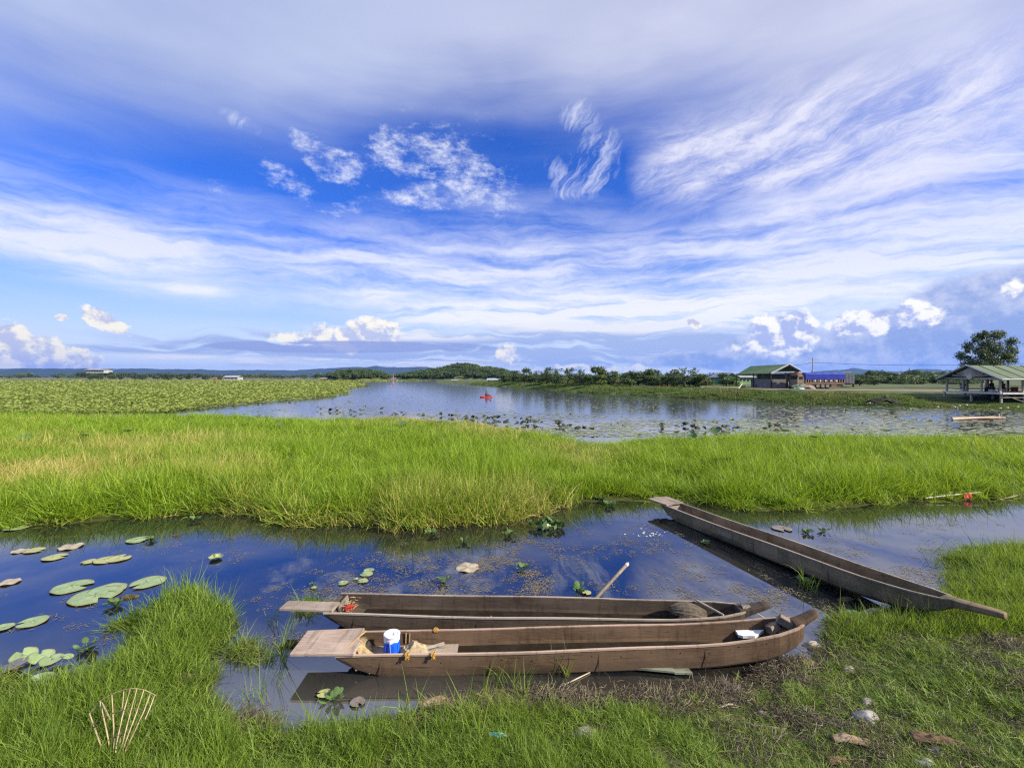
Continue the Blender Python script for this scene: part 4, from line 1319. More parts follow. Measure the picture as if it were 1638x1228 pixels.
# dried palm leaf with pleats lying in the bow of canoe two
def pleated(name, label, loc, rz, L_, W_, mat, tilt=(0, 0), n=14, curl=.05, cat='leaf'):
    q = MB(); m = 6; rows = []
    for i in range(m + 1):
        u = i / m; row = []
        for j in range(n + 1):
            w = j / n * 2 - 1; wd = W_ * .5 * math.sin(pi * (.10 + .86 * u)) ** .6
            row.append((L_ * (u - .5), w * wd, .012 * (j % 2) + curl * (w * w) * -1 + curl * math.sin(u * 3) + .01))
        rows.append(row)
    V = [p for r_ in rows for p in r_]; n1 = n + 1
    q.add(V, [(i * n1 + j, i * n1 + j + 1, (i + 1) * n1 + j + 1, (i + 1) * n1 + j) for i in range(m) for j in range(n)])
    o = obj(name, q, mat)
    sd = o.modifiers.new('thick', 'SOLIDIFY'); sd.thickness = .004
    o.location = loc; o.rotation_euler = (tilt[0], tilt[1], rz)
    return tag(o, label, cat)


dryleaf = simple('dry_leaf', (.34, .25, .14), (.17, .11, .06), .85, 14, .5, .004, stretch=(1, 4, 1))
greyleaf = simple('grey_leaf', (.14, .115, .08), (.06, .048, .034), .85, 14, .5, .004, stretch=(1, 4, 1))
pleated('palm_leaf', 'pleated dry palm leaf draped inside the bow of the dark second canoe', on_canoe(canoe2, L2 - 1.02, .02, .22), rz2 + R(175), .46, .26, greyleaf, (R(-16), R(-4)), curl=.06)
q = MB(); q.tube([on_canoe(canoe2, L2 - .85, .2, .27), on_canoe(canoe2, L2 - .7, .0, .25), on_canoe(canoe2, L2 - .62, -.12, .24)], .014, 6)
tag(obj('peeled_stick', q, simple('pale_wood', (.50, .42, .32), (.34, .27, .19), .8, 12, stretch=(1, 1, 6))), 'short pale stick across the bow of the dark second canoe', 'stick')
q = MB()
for k in range(6):
    pts = [on_canoe(canoe2, L2 - .34 + .018 * k, .055 * math.cos(an) , .265 + .05 * math.sin(an)) for an in np.linspace(0, 2 * pi, 11)]
    q.tube(pts, .007, 5, False)
q.tube([on_canoe(canoe2, L2 - .30, .06, .28), on_canoe(canoe2, L2 - .18, .15, .20), on_canoe(canoe2, L2 + .05, .20, .05), on_canoe(canoe2, L2 + .3, .1, .01)], .006, 5)
tag(obj('mooring_rope', q, rope_w), 'pale rope wound round the bow of the dark second canoe', 'rope')

q = MB(); q.box((1.28, 0, .075), (1.05, .38, .018)); obj('floor_board', q, deck_old, canoe1)
# ------------------------------------------------------------------ water jug
cx, cyy = P(620, 1046, .10)[:2]
jug = thing('water_jug', 'blue drinking water jug with a white lid in the front canoe', 'water jug', (-1.385, 5.33, .112), R(-20))
jb = simple('blue_plastic', (.012, .12, .78), (.010, .09, .62), .35, 4, .02, spec=.5)
jw = simple('white_plastic', (.80, .80, .84), (.66, .66, .70), .4, 6, .02, spec=.5)
prof = [(.078, .0), (.086, .004), (.088, .03), (.087, .15), (.086, .185)]
obj('jug_body', MB().lathe(prof, n=32), jb, jug, True)
for k in range(10):                     # moulded panels round the body
    an = 2 * pi * k / 10; q = MB()
    q.box((.0885 * math.cos(an), .0885 * math.sin(an), .085), (.006, .030, .10), Matrix.Rotation(an, 3, 'Z')); o = obj('moulded_panel', q, jb, jug)
    mm = o.modifiers.new('s', 'BEVEL'); mm.width = .002; mm.segments = 2
q = MB(); n = 40; rings = [[], [], []]
for j in range(n):
    an = 2 * pi * j / n
    dip = .168 + .008 * math.sin(an * 7)
    for i, (r_, z_) in enumerate(((.0905, dip), (.0910, .195), (.088, .215))): rings[i].append((r_ * math.cos(an), r_ * math.sin(an), z_))
V = [p for r_ in rings for p in r_]
q.add(V, [(i * n + j, i * n + (j + 1) % n, (i + 1) * n + (j + 1) % n, (i + 1) * n + j) for i in range(2) for j in range(n)])
obj('white_collar', q, jw, jug, True)
o = obj('lid', MB().lathe([(.088, .213), (.094, .216), (.095, .236), (.090, .244), (.070, .246), (.066, .242), (.0, .242)], n=36), jw, jug, True)
q = MB(); q.lathe([(.018, .242), (.018, .252), (.012, .255)], c=(.045, 0, 0), n=14); obj('spout_cap', q, jw, jug, True)
q = MB(); q.tube([(.093 * math.cos(a_), .093 * math.sin(a_), z_) for a_, z_ in ((-1.25, .20), (-1.22, .17), (-1.18, .12), (-1.16, .06))], .004, 5); obj('handle_strap', q, simple('grey_plastic', (.4, .4, .42), (.3, .3, .32), .5), jug)


# ------------------------------------------------------------------ crumpled cloth
def crumple(name, label, cat, loc, dims, mat, seed, rz=0, rough=.30, n=26, tilt=(0, 0)):
    q = MB(); V = []; r = np.random.default_rng(seed)
    u, v = np.meshgrid(np.linspace(-1, 1, n), np.linspace(-1, 1, n))
    ed = 1 - .22 * fbm(np.arctan2(v, u) * 2 + seed, u * 0, 3, seed)
    x = u * dims[0] / 2 * ed; y = v * dims[1] / 2 * ed
    rd = np.clip(1 - (u ** 2 + v ** 2) * .55, 0, 1)
    a_ = fbm(u * 2.2 + seed, v * 2.2, 4, seed)
    z = dims[2] * (rd * (.35 + .65 * a_) + rough * (np.abs(fbm(u * 3 + 5, v * 1.6 + seed, 4, seed + 1) - .5) * 2) * rd)
    x = x + .05 * dims[0] * (fbm(u * 3, v * 3, 3, seed + 3) - .5) * 2
    V = np.stack([x, y, z], -1).reshape(-1, 3)
    i = np.arange(n - 1)[:, None]; j = np.arange(n - 1)[None]; a = i * n + j
    me = npmesh(name, V, np.stack([a, a + 1, a + n + 1, a + n], -1).reshape(-1, 4), mat, True)
    o = obj(name, me); sd = o.modifiers.new('t', 'SOLIDIFY'); sd.thickness = .005
    o.location = loc; o.rotation_euler = (tilt[0], tilt[1], rz)
    return tag(o, label, cat)


khaki = simple('khaki_cloth', (.40, .32, .20), (.26, .20, .12), .9, 18, .4, .004)
crumple('cloth', 'crumpled khaki cloth lying beside the blue jug in the front canoe', 'cloth', (-1.13, 5.32, .10), (.34, .30, .20), khaki, 3, R(20))
ply = simple('split_board', (.45, .40, .33), (.27, .22, .17), .8, 10, .4, .004, stretch=(1, 6, 6))
for k, (x, y, z, l, w, an, lb) in enumerate(((-.93, 5.33, 0.130, .26, .05, 14, 'grey offcut nearest the cloth on the front canoe floor'), (-.90, 5.42, 0.155, .22, .035, 24, 'narrow grey offcut lying crosswise over another on the canoe floor'), (-.86, 5.27, 0.120, .24, .06, -4, 'widest flat grey offcut on the front canoe floor'))):
    q = MB(); q.box((0, 0, 0), (l, w, .014)); o = obj('wood_offcut', q, ply); o.location = (x, y, z); o.rotation_euler = (.05 * k, -.05, R(an)); tag(o, lb, 'offcut', 'grey offcuts beside the cloth')
# leaf, small wooden frame, foam and blocks further along
q = MB(); q.loft([[(-.12, 0, 0), (-.12, 0, .002)], [(-.05, -.022, 0), (-.05, .022, .004)], [(.03, -.026, 0), (.03, .026, .003)], [(.12, -.004, 0), (.12, .006, .002)]], close=False, cap=False)
o = obj('leaf', q, simple('yellow_leaf', (.52, .50, .25), (.36, .33, .14), .7, 12)); sd = o.modifiers.new('t', 'SOLIDIFY'); sd.thickness = .003
o.location = P(878, 1029, .03); o.rotation_euler = (0, 0, .1); tag(o, 'single long yellow leaf on the floor of the front canoe', 'leaf')
fr = thing('hand_frame', 'small pale open wooden frame lying on the floor of the front canoe', 'frame', tuple(P(1039, 1028, .05)), R(6))
fw = simple('fresh_wood', (.55, .42, .25), (.42, .30, .16), .7, 10, .2, .002, stretch=(1, 5, 5))
for dx, dy, lx, ly in ((0, .055, .17, .025), (0, -.055, .17, .025), (-.072, 0, .025, .085), (.072, 0, .025, .085)):
    q = MB(); q.box((dx, dy, .02), (lx, ly, .045)); obj('frame_bar', q, fw, fr)
q = MB(); r = random.Random(6); poly = []
for k in range(16):
    an = 2 * pi * k / 16; poly.append((.15 * math.cos(an) * (1 + .30 * r.random()), .070 * math.sin(an) * (1 + .45 * r.random())))
q.prism(poly, 0, .035)
foam = obj('foam_sheet', q, simple('white_foam', (.82, .83, .86), (.70, .71, .75), .8, 30, .6, .004)); foam.location = tuple(P(1199, 1012, .22)); foam.rotation_euler = (R(8), R(-5), R(8))
tag(foam, 'broken sheet of white foam in the bow of the front canoe', 'foam')
blk = wood('rough_block', (.15, .11, .075), (.32, .25, .18), (.22, .18, .13))
for px, py, z, d, e, lb in ((1262, 997, .40, (.26, .08, .10), (R(14), R(22), R(-28)), 'larger split wood block propped up in the bow of the front canoe'),
                            (1236, 1003, .32, (.16, .10, .09), (R(-10), R(-16), R(24)), 'smaller split wood block wedged beside the foam in the bow'),
                            (1257, 1004, .31, (.28, .10, .03), (R(6), R(-14), R(16)), 'thin broken plank under the wood blocks in the bow')):
    q = MB(); q.box((0, 0, 0), d, None, .86); o = obj('wood_block', q, blk); o.location = tuple(P(px, py, z)); o.rotation_euler = e
    mm = o.modifiers.new('s', 'BEVEL'); mm.width = .006
    tag(o, lb, 'wood block', 'split blocks in the bow')

# ------------------------------------------------------------------ pole standing in the water
q = MB(); a = Vector(P(938, 962, 0)); a.z = -.10; b = Vector(P(1002, 904, 0)); b = Vector((b.x * .905, b.y * .905, .32))
d = (b - a)
pole = thing('wooden_pole', 'slanting wooden pole sticking out of the pond behind the canoes', 'pole', tuple(a))
q.tube([Vector((0, 0, 0)), d * .33 + Vector((.004, 0, .004)), d * .66, d], [.027, .026, .025, .026], 10)
obj('shaft', q, simple('pole_wood', (.24, .20, .15), (.13, .10, .07), .8, 10, .5, .004, stretch=(4, 4, 1)), pole, True)
q = MB(); q.tube([d * .985, d * 1.035], [.029, .028], 10); q.tube([d * 1.03, d * 1.07], [.010, .004], 6)
obj('cut_end', q, simple('cut_wood', (.52, .50, .46), (.36, .33, .29), .8, 20), pole)
# sunken boards
bd_g = wood('wet_board', (.16, .19, .13), (.30, .33, .25), (.20, .19, .15), green=.25)
for (px0, py0, px1, py1, w, lb) in ((1014, 1068, 1104, 1070, .17, 'greenish flat board floating in front of the nearest canoe'), (1537, 927, 1592, 930, .20, 'pale wet board lying at the right bank beside the bright grass')):
    p0, p1 = Vector(P(px0, py0, .03)), Vector(P(px1, py1, .03)); ln = (p1 - p0).length
    t = thing('floating_board', lb, 'board', tuple((p0 + p1) / 2), math.atan2(p1.y - p0.y, p1.x - p0.x))
    for k, (f0, f1, dz) in enumerate(((-.5, .18, .012), (.185, .5, .0))):
        q = MB(); poly = [(ln * f0, -w / 2 + (.05 if k == 0 else 0)), (ln * f1, -w / 2), (ln * f1 - (.03 if k else 0), w / 2), (ln * f0 + (.09 if k == 0 else 0), w / 2)]
        q.prism(poly, -.008 + dz, .012 + dz); obj('plank', q, bd_g, t)

# ================================================================== LILY PADS
padg = None


def pad_material(name, a, b, vein):
    m, T = material(name)
    tc = T.new('ShaderNodeTexCoord'); ob = S(T.nt, tc.outputs['Object']); x, y, z = T.sep(ob)
    an = y._m('ARCTAN2', x); rad = T.length(ob)
    rays = T.ss((an * 9)._m('SINE')._m('ABSOLUTE'), 0, .16, 1, 0) * T.ss(rad, .02, .05)
    n = T.noise(ob, 6, 5, .6); n2 = T.noise(ob, 26, 4, .6)
    c = T.mix(T.ss(n, .35, .65), a + (1,), b + (1,))
    c = T.mix(rays * .35, c, vein + (1,)); c = T.mix(T.ss(n2, .60, .72, 0, .6), c, (.22, .17, .08, 1))
    ra = T.new('ShaderNodeAttribute'); ra.attribute_name = 'rim'; rim = S(T.nt, ra.outputs['Fac'])
    c = T.mix(T.ss(rim + (n - .5) * .5, .80, 1.05, 0, .75), c, (.20, .15, .06, 1))
    finish(T, principled(T, c, T.ss(n, .3, .7, .3, .5), bump(T, n2 + rays * .5, .3, .004), .5))
    return m


pad_green = pad_material('pad_green', (.20, .28, .11), (.28, .36, .16), (.26, .31, .16))
pad_yell = pad_material('pad_yellow', (.30, .33, .12), (.38, .38, .15), (.36, .34, .18))
pad_brown = pad_material('pad_brown', (.33, .27, .18), (.42, .36, .25), (.26, .20, .13))
pad_sunk = pad_material('pad_sunken', (.14, .12, .10), (.20, .17, .15), (.16, .14, .12))


def lily(px, py, wpx, mat, label, cup=.0, cut=True, tilt=(0, 0), seed=0, z=.010, group='round floating leaves on the near pond', wave=.02, brown=False):
    p = P(px, py, z); r0 = wpx * .94 / 2 / F * p[1]
    r0 /= math.sqrt(1 + ((px - 819) / F) ** 2) ** .5
    r = np.random.default_rng(seed + 900); n = 36; rings = [0, .35, .7, .92, 1.0]; V = []; ph = r.random() * 6
    for k in rings:
        for j in range(n):
            a = 2 * pi * j / n
            q = r0 * k * (1 + .025 * math.sin(a * 3 + ph) + .015 * math.sin(a * 7 + ph * 2))
            if cut and j in (0, n - 1): q *= (.40 if k > .9 else .62)
            zz = .004 * math.sin(a * 2 + ph) * k + cup * r0 * k ** 4 * (1 + .3 * math.sin(a * 4 + ph)) + wave * r0 * k * k * math.sin(a * 5 + ph)
            V.append((q * math.cos(a), q * math.sin(a), zz))
    m = len(rings)
    F4 = [(i * n + j, i * n + (j + 1) % n, (i + 1) * n + (j + 1) % n, (i + 1) * n + j) for i in range(m - 1) for j in range(n)]
    me = npmesh('lily_pad', V, F4, mat, True, attrs={'rim': np.repeat(rings, n)})
    o = obj('lily_pad', me); sd = o.modifiers.new('t', 'SOLIDIFY'); sd.thickness = .003; sd.offset = -1
    o.location = (p[0], p[1], z + .004 + seed * .0001); o.rotation_euler = (tilt[0], tilt[1], r.random() * 6.28)
    return tag(o, label, 'lily pad', group)


PADS = [(115, 938, 66, pad_green, 'wide green pad alone left of the overlapping pair'), (152, 952, 84, pad_green, 'lower pad of the overlapping pair, speckled with drops'),
        (172, 943, 62, pad_green, 'upper pad of the overlapping pair in open water'), (236, 931, 58, pad_green, 'green pad right of the overlapping pair, above the dark husk'),
        (52, 994, 50, pad_green, 'pale green pad with a glossy middle below the wide pads'), (6, 1003, 34, pad_green, 'green pad cut by the left picture edge'),
        (87, 891, 40, pad_yell, 'yellowish round pad between the reeds and the wide green pad'), (55, 880, 34, pad_yell, 'thin yellow green pad touching a brown one'),
        (32, 881, 28, pad_brown, 'small faded brown pad beside the thin yellow one'), (113, 874, 40, pad_brown, 'reddish brown sunken pad near the reeds'),
        (142, 898, 26, pad_yell, 'small pad at the left of the yellow green trio'), (170, 895, 42, pad_yell, 'middle pad of the yellow green trio'),
        (190, 893, 40, pad_yell, 'right pad of the yellow green trio'), (220, 863, 38, pad_green, 'flat green pad alone near the reed edge'),
        (15, 931, 36, pad_brown, 'large wrinkled brown pad at the left picture edge'), (28, 843, 46, pad_green, 'nearest of four pads crowded at the reed corner'),
        (24, 835, 34, pad_green, 'second of four pads crowded at the reed corner'), (22, 832, 36, pad_yell, 'third pad of the crowd at the reed corner'),
        (50, 829, 24, pad_yell, 'small pad at the back of the crowd at the reed corner'), (84, 831, 30, pad_yell, 'small pad right of the crowd, against the reeds'),
        (748, 907, 41, pad_brown, 'pale brown wrinkled round leaf alone in the middle of the pond'), (345, 893, 24, pad_green, 'small pad with a curled dark rim off the grassy spit'),
        (348, 887, 13, pad_green, 'tiny pad behind the curled one off the grassy spit'), (590, 912, 18, pad_green, 'topmost of the small stacked pads behind the canoe'),
        (586, 918, 22, pad_green, 'middle of the small stacked pads behind the canoe'), (580, 929, 18, pad_green, 'lowest of the small stacked pads behind the canoe'),
        (549, 932, 18, pad_green, 'small oval pad left of the stacked pads'), (502, 940, 10, pad_green, 'tiny pad in open water left of the canoes'),
        (569, 926, 9, pad_green, 'tiny pad touching the stacked pads'), (518, 1109, 24, pad_yell, 'yellow green pad in the shadow under the canoe stern'),
        (572, 1123, 26, pad_sunk, 'brownish sunken leaf in the shallow grey water'),
        (38, 1048, 44, pad_green, 'upturned green leaf leading the cluster at the left bank'), (66, 1050, 42, pad_green, 'broad leaf overlapping in the cluster at the left bank'),
        (82, 1055, 38, pad_green, 'leaf at the right of the cluster at the left bank'), (70, 1083, 40, pad_green, 'leaf low in the cluster, touching the grass'),
        (112, 1078, 36, pad_green, 'torn leaf at the right foot of the leaf cluster'), (108, 1050, 20, pad_green, 'small leaf standing by a dark stem in the cluster'),
        (120, 1090, 34, pad_green, 'lowest leaf beside the grass under the cluster'), (20, 1065, 50, pad_sunk, 'dark wet leaf under the cluster at the left picture edge'),
        (1250, 845, 34, pad_sunk, 'pinkish sunken leaf beyond the diagonal canoe'), (938, 948, 16, pad_yell, 'yellow leaf at the foot of the slanting pole')]
for i, (px, py, w, m_, lb) in enumerate(PADS):
    cup = .0
    tl = (0, 0); z_ = .010
    if py > 1040 and px < 130: tl = (random.uniform(-.25, .1), random.uniform(-.25, .25)); z_ = .06
    if (px, py) == (345, 893): cup = .35
    if px == 748: cup = -.05
    lily(px, py, w, m_, lb, cup, m_ is not pad_brown, tl, i, z_, wave=.06 if m_ is pad_brown else .012)

# dark upturned husks floating by the spit
for (px, py, w, lb) in ((207, 955, 28, 'dark curled dead leaf floating beside the wide green pads'), (283, 857, 14, 'small dark curled scrap floating near the left reeds'), (8, 1072, 34, 'black rotten husk at the left picture edge'), (1352, 960, 30, 'grey curled husk against the hull of the diagonal canoe')):
    p = P(px, py, 0); r0 = w / 2 / F * p[1]; q = MB(); rings = []
    for k in range(7):
        u = k / 6 * 2 - 1; wd = r0 * .42 * math.sqrt(max(.02, 1 - u * u)); row = []
        for j in range(6):
            a = -pi * .15 + pi * 1.3 * j / 5; row.append((u * r0, -math.cos(a) * wd, max(-.01, math.sin(a) * wd * .7) - .005))
        rings.append(row)
    q.loft(rings, False, False); o = obj('curled_leaf', q, simple('husk', (.10, .085, .04), (.03, .026, .014), .6, 20)); sd = o.modifiers.new('t', 'SOLIDIFY'); sd.thickness = .004
    o.location = (p[0], p[1], .01); o.rotation_euler = (0, 0, .25); tag(o, lb, 'dead leaf', 'dark curled leaves on the pond')


# ------------------------------------------------------------------ water hyacinths: rosettes of cupped leaves
hy = leafmat('hyacinth_leaf', (.05, .10, .025), (.14, .22, .07), (.2, .18, .08), .2, dry_lo=.85, dry_hi=1.0, rough=.35)


def hyacinth_mesh(seed, n=14, r=.10):
    rg = np.random.default_rng(seed); V = []; Fq = []; tt = []
    for i in range(n):
        a = rg.random() * 6.28; rad = r * (.3 + .7 * rg.random()); h = r * (.2 + .6 * rg.random()); s = r * (.30 + .18 * rg.random())
        c = np.array([math.cos(a) * rad, math.sin(a) * rad, h]); d = np.array([math.cos(a), math.sin(a), .35 + .5 * rg.random()]); d /= np.linalg.norm(d)
        e = np.array([-math.sin(a), math.cos(a), 0]); up = np.cross(d, e); o = len(V); m = 8
        V.append(tuple(c)); tt.append(rg.random())
        for j in range(m):
            q = 2 * pi * j / m; V.append(tuple(c + d * s * .95 * math.cos(q) + e * s * .75 * math.sin(q) + up * -s * .25)); tt.append(tt[o])
        for j in range(m): Fq.append((o, o + 1 + j, o + 1 + (j + 1) % m))
        # stalk
        o = len(V); b0 = np.array([0, 0, -.01]); w = e * .006
        for v in (b0 - w, b0 + w, c): V.append(tuple(v)); tt.append(.2)
        Fq.append((o, o + 1, o + 2))
    return npmesh('water_hyacinth', np.array(V), np.array(Fq), hy, True, {'tint': tt, 'tip': np.ones(len(V))})


HYM = [hyacinth_mesh(k, 12 + 3 * k, .10) for k in range(4)]
for i, (px, py, s, lb) in enumerate([(712, 931, 1.0, 'small dark water plant alone behind the middle of the dark canoe'), (837, 911, 1.15, 'water plant with pale leaves in the brown weed patch'),
        (1128, 870, .9, 'small green water plant against the shadow of the diagonal canoe'), (1292, 853, 1.1, 'left rosette of the water plants beyond the diagonal canoe'), (1318, 850, 1.1, 'right rosette of the water plants beyond the diagonal canoe'),
        (533, 1122, 1.0, 'little water plant floating in the grey shallow water'), (185, 968, 1.1, 'dark water plant at the tip of the grassy spit'), (242, 865, .9, 'dark little plant beside the flat green pad'),
        (925, 946, 1.2, 'water plant at the foot of the slanting pole'), (310, 833, 1.3, 'water plant at the foot of the left reeds'), (655, 848, 1.6, 'water plants spreading at the foot of the middle reeds'),
        (690, 856, 1.3, 'second clump at the foot of the middle reeds'), (740, 868, 1.2, 'low clump right of the middle reeds'), (815, 857, 1.3, 'clump in the scum off the reed corner'),
        (975, 810, 1.6, 'clump in the gap between the two reed beds'), (960, 800, 1.3, 'smaller clump further into the gap between the reed beds'), (140, 1040, 1.3, 'dark leafy clump on the inner side of the spit'),
        (500, 936, .5, 'tiny sprig floating left of the canoes'), (1285, 935, 1.2, 'leafy tuft between the canoes on the right')]):
    o = bpy.data.objects.new('water_plant', HYM[i % 4]); C.objects.link(o); p = P(px, py, 0); o.location = (p[0], p[1], .005); o.scale = (s,) * 3; o.rotation_euler = (0, 0, i * 1.3)
    tag(o, lb, 'water plant', 'small floating water plants')
# broad-leaved heap at the reed corner
q = leaf_cloud('broad_leaves', hy, 77, [(0, 0, .05), (.3, -.05, .06), (-.25, .05, .08), (.15, .1, .1)], [.16, .14, .14, .16], 70, .22, .42, .5)
o = obj('broad_leaf_plant', q); p = P(870, 842, 0); o.location = (p[0], p[1] - .1, .03); tag(o, 'low heap of broad dark green leaves at the corner of the left reed bed', 'plant')

# white petals / foam scraps on open water
q = MB(); r = random.Random(12); wp = simple('white_scrap', (.8, .8, .82), (.6, .6, .6), .6)
for i in range(26):
    p = P(1032 + 26 * r.gauss(0, .5), 852 + 9 * r.gauss(0, .6), .004); a = r.random() * 6.3; s = .010 + .02 * r.random()
    q.add([(p[0] + s * math.cos(a + k) * (1 if k % 2 else .6), p[1] + s * math.sin(a + k), .005) for k in (0, 1.4, 3.0, 4.6)], [(0, 1, 2, 3)])
tag(obj('white_petals', q, wp), 'scattered white petals floating on the blue water', 'petals', kind='stuff')

# withered lotus leaves standing along the far edge of the marsh
lo_d = leafmat('withered_lotus', (.016, .026, .010), (.075, .085, .028), (.10, .045, .025), .1, dry_lo=.5, dry_hi=.8, rough=.6)
lo_g = leafmat('standing_lotus', (.05, .10, .03), (.12, .20, .07), (.14, .12, .05), .2, dry_lo=.8, dry_hi=.95, rough=.45)


def lotus_mesh(seed, mat, droop):
    rg = np.random.default_rng(seed); n = 14; V = []; Fq = []
    for k, f in enumerate((0, .5, 1.0)):
        for j in range(n):
            a = 2 * pi * j / n; q = .26 * f * (1 + .12 * math.sin(a * 3 + seed))
            V.append((q * math.cos(a), q * math.sin(a) * (.9 if droop > 0 else 1), .62 - droop * .30 * f * f * (1 + .5 * math.sin(a * 2 + seed)) + (.10 * f * f if droop == 0 else 0)))
    Fq = [(i * n + j, i * n + (j + 1) % n, (i + 1) * n + (j + 1) % n, (i + 1) * n + j) for i in range(2) for j in range(n)]
    return npmesh('lotus_leaf', V, Fq, mat, True, {'tint': np.full(len(V), rg.random()), 'tip': np.ones(len(V))})


stalk_mb = MB().tube([(0, 0, -.05), (.02, .01, .3), (0, 0, .61)], .008, 5); stalk_me = stalk_mb.mesh('stalk', simple('lotus_stalk', (.10, .12, .05), (.06, .07, .03), .7))
LM = [lotus_mesh(k, lo_d, 1.0) for k in range(4)]; LG = [lotus_mesh(10 + k, lo_g, 0.0) for k in range(3)]
r = random.Random(20)
spots = []
for a0, a1, b0, b1, n in ((760, 910, 664, 676, 30), (720, 800, 662, 668, 9), (900, 990, 676, 690, 10), (1040, 1230, 676, 684, 22), (600, 720, 656, 662, 10), (1230, 1330, 676, 682, 8), (500, 600, 652, 657, 8)):
    for i in range(n): u = r.random(); spots.append((a0 + (a1 - a0) * u, b0 + (b1 - b0) * u + r.gauss(0, 2.2), 0))
for px, py in ((1088, 692), (1110, 696), (1160, 738), (1145, 690), (40, 700), (130, 697), (205, 690), (305, 668), (395, 680), (440, 680), (626, 682), (618, 690), (640, 676), (655, 680), (1420, 690), (1300, 700), (1255, 690)):
    spots.append((px, py, 1))
for i, (px, py, g_) in enumerate(spots):
    z_ = .30 if not g_ else .55; p = P(px, py, z_); sc_ = (.45 + .55 * r.random()) * (1 if not g_ else 1.2)
    if p[1] > 60: continue
    lo_m = (LG if g_ else LM)[i % 3]; o = bpy.data.objects.new('lotus_leaf', lo_m); C.objects.link(o)
    hz_ = (.85 if g_ else .22 + .25 * r.random()); o.location = (p[0], p[1], z_ - .62 * hz_); o.scale = (sc_, sc_, hz_); o.rotation_euler = (r.gauss(0, .25), r.gauss(0, .25), r.random() * 6)
    s_ = bpy.data.objects.new('stalk', stalk_me); C.objects.link(s_); s_.parent = o
    if g_: tag(o, 'round blue green lotus leaf standing among the marsh grass', 'lotus leaf', 'green lotus leaves in the marsh grass')
    else: tag(o, 'dark drooping withered lotus leaf at the far edge of the marsh grass', 'lotus leaf', 'withered lotus leaves along the far marsh edge')

# ================================================================== FAR BANK
# ---- dirt road along the top of the embankment
def drape(name, path, width, mat, lift=.012, nx=7, ny=60):
    path = np.array(path, float); t = np.linspace(0, 1, ny); seg = np.r_[0, np.cumsum(np.linalg.norm(np.diff(path, axis=0), axis=1))]; seg /= seg[-1]
    cx = np.interp(t, seg, path[:, 0]); cy_ = np.interp(t, seg, path[:, 1]); tx = np.gradient(cx); ty = np.gradient(cy_); l = np.hypot(tx, ty); nx_, ny_ = -ty / l, tx / l
    u = np.linspace(-.5, .5, nx); X = cx[:, None] + nx_[:, None] * u * width; Y = cy_[:, None] + ny_[:, None] * u * width
    Z = land(X, Y) * 0 + 1.3 + .0 + lift + .03 * (fbm(X * .6, Y * .6, 3, 3) - .5)
    i = np.arange(ny - 1)[:, None]; j = np.arange(nx - 1)[None]; a = i * nx + j
    return obj(name, npmesh(name, np.stack([X, Y, Z], -1).reshape(-1, 3), np.stack([a, a + 1, a + nx + 1, a + nx], -1).reshape(-1, 4), mat, True))


road = simple('dirt_road', (.27, .205, .135), (.17, .14, .085), .95, .8, .4, .03)
tag(drape('dirt_road', [(20, 118), (36, 96), (46, 73.5), (52, 70), (60, 66.5), (80, 63), (120, 62)], 8.5, road, .05), kind='structure')

# ---- building helpers in world places
def part_box(name, root, c, d, mat, rot=None, bev=0):
    q = MB(); q.box(c, d, rot); return obj(name, q, mat, root)


def roof_slab(pts, th):
    """a sloping slab from four corners"""
    a = [Vector(p) for p in pts]; n = (a[1] - a[0]).cross(a[3] - a[0]).normalized()
    if n.z < 0: n = -n
    q = MB(); q.add([p for p in a] + [p - n * th for p in a], [(0, 1, 2, 3), (7, 6, 5, 4), (0, 4, 5, 1), (1, 5, 6, 2), (2, 6, 7, 3), (3, 7, 4, 0)])
    return q


green_tin = simple('green_tin', (.15, .19, .10), (.10, .13, .07), .55, 1.2, .1, .01, stretch=(1, .2, 1))
green_roof = simple('green_roof', (.15, .24, .07), (.11, .19, .055), .6, .7, .1, .01)
white_trim = simple('white_trim', (.62, .60, .55), (.48, .46, .42), .7, 2)
grey_board = simple('grey_board', (.22, .20, .18), (.13, .12, .11), .85, 3, .3, .01, stretch=(1, 1, 4))
concrete = simple('concrete', (.42, .40, .37), (.30, .28, .26), .9, 1.5)
tin = simple('grey_tin', (.45, .46, .48), (.30, .31, .32), .45, 1.0, .1, .01, metal=.3)
post_m = simple('pale_post', (.46, .40, .32), (.30, .26, .20), .8, 2)
dark_in = simple('dark_wood', (.06, .05, .04), (.035, .03, .025), .9, 3)

# ---- open pavilion on stilts at the right edge
px0, yn, yf, ym = 53.4, 50.6, 57.0, 53.8
zd, ze, zr = 1.62, 3.22, 4.66
pv_ = thing('pavilion', 'open pavilion on stilts with dull green roof and fan of slats in its gable', 'pavilion', (px0 + 6, ym, .9))
def rel(p): return Vector(p) - pv_.location
XE = 70.0
obj('roof_slope', roof_slab([rel((px0 - .5, ym, zr)), rel((XE, ym, zr)), rel((XE, yn - .6, ze - .16)), rel((px0 - .5, yn - .6, ze - .16))], .09), green_tin, pv_)
obj('roof_slope', roof_slab([rel((px0 - .5, ym, zr)), rel((XE, ym, zr)), rel((XE, yf + .6, ze - .16)), rel((px0 - .5, yf + .6, ze - .16))], .09), green_tin, pv_)
for ya, za, yb, zb in ((ym, zr + .03, yn - .6, ze - .13), (ym, zr + .03, yf + .6, ze - .13)):
    q = MB(); q.tube([rel((px0 - .58, ya, za)), rel((px0 - .58, yb, zb))], .10, 4); obj('fascia', q, white_trim, pv_)
q = MB(); q.tube([rel((px0 - .5, yn - .68, ze - .2)), rel((XE, yn - .68, ze - .2))], .08, 4); obj('fascia', q, white_trim, pv_)
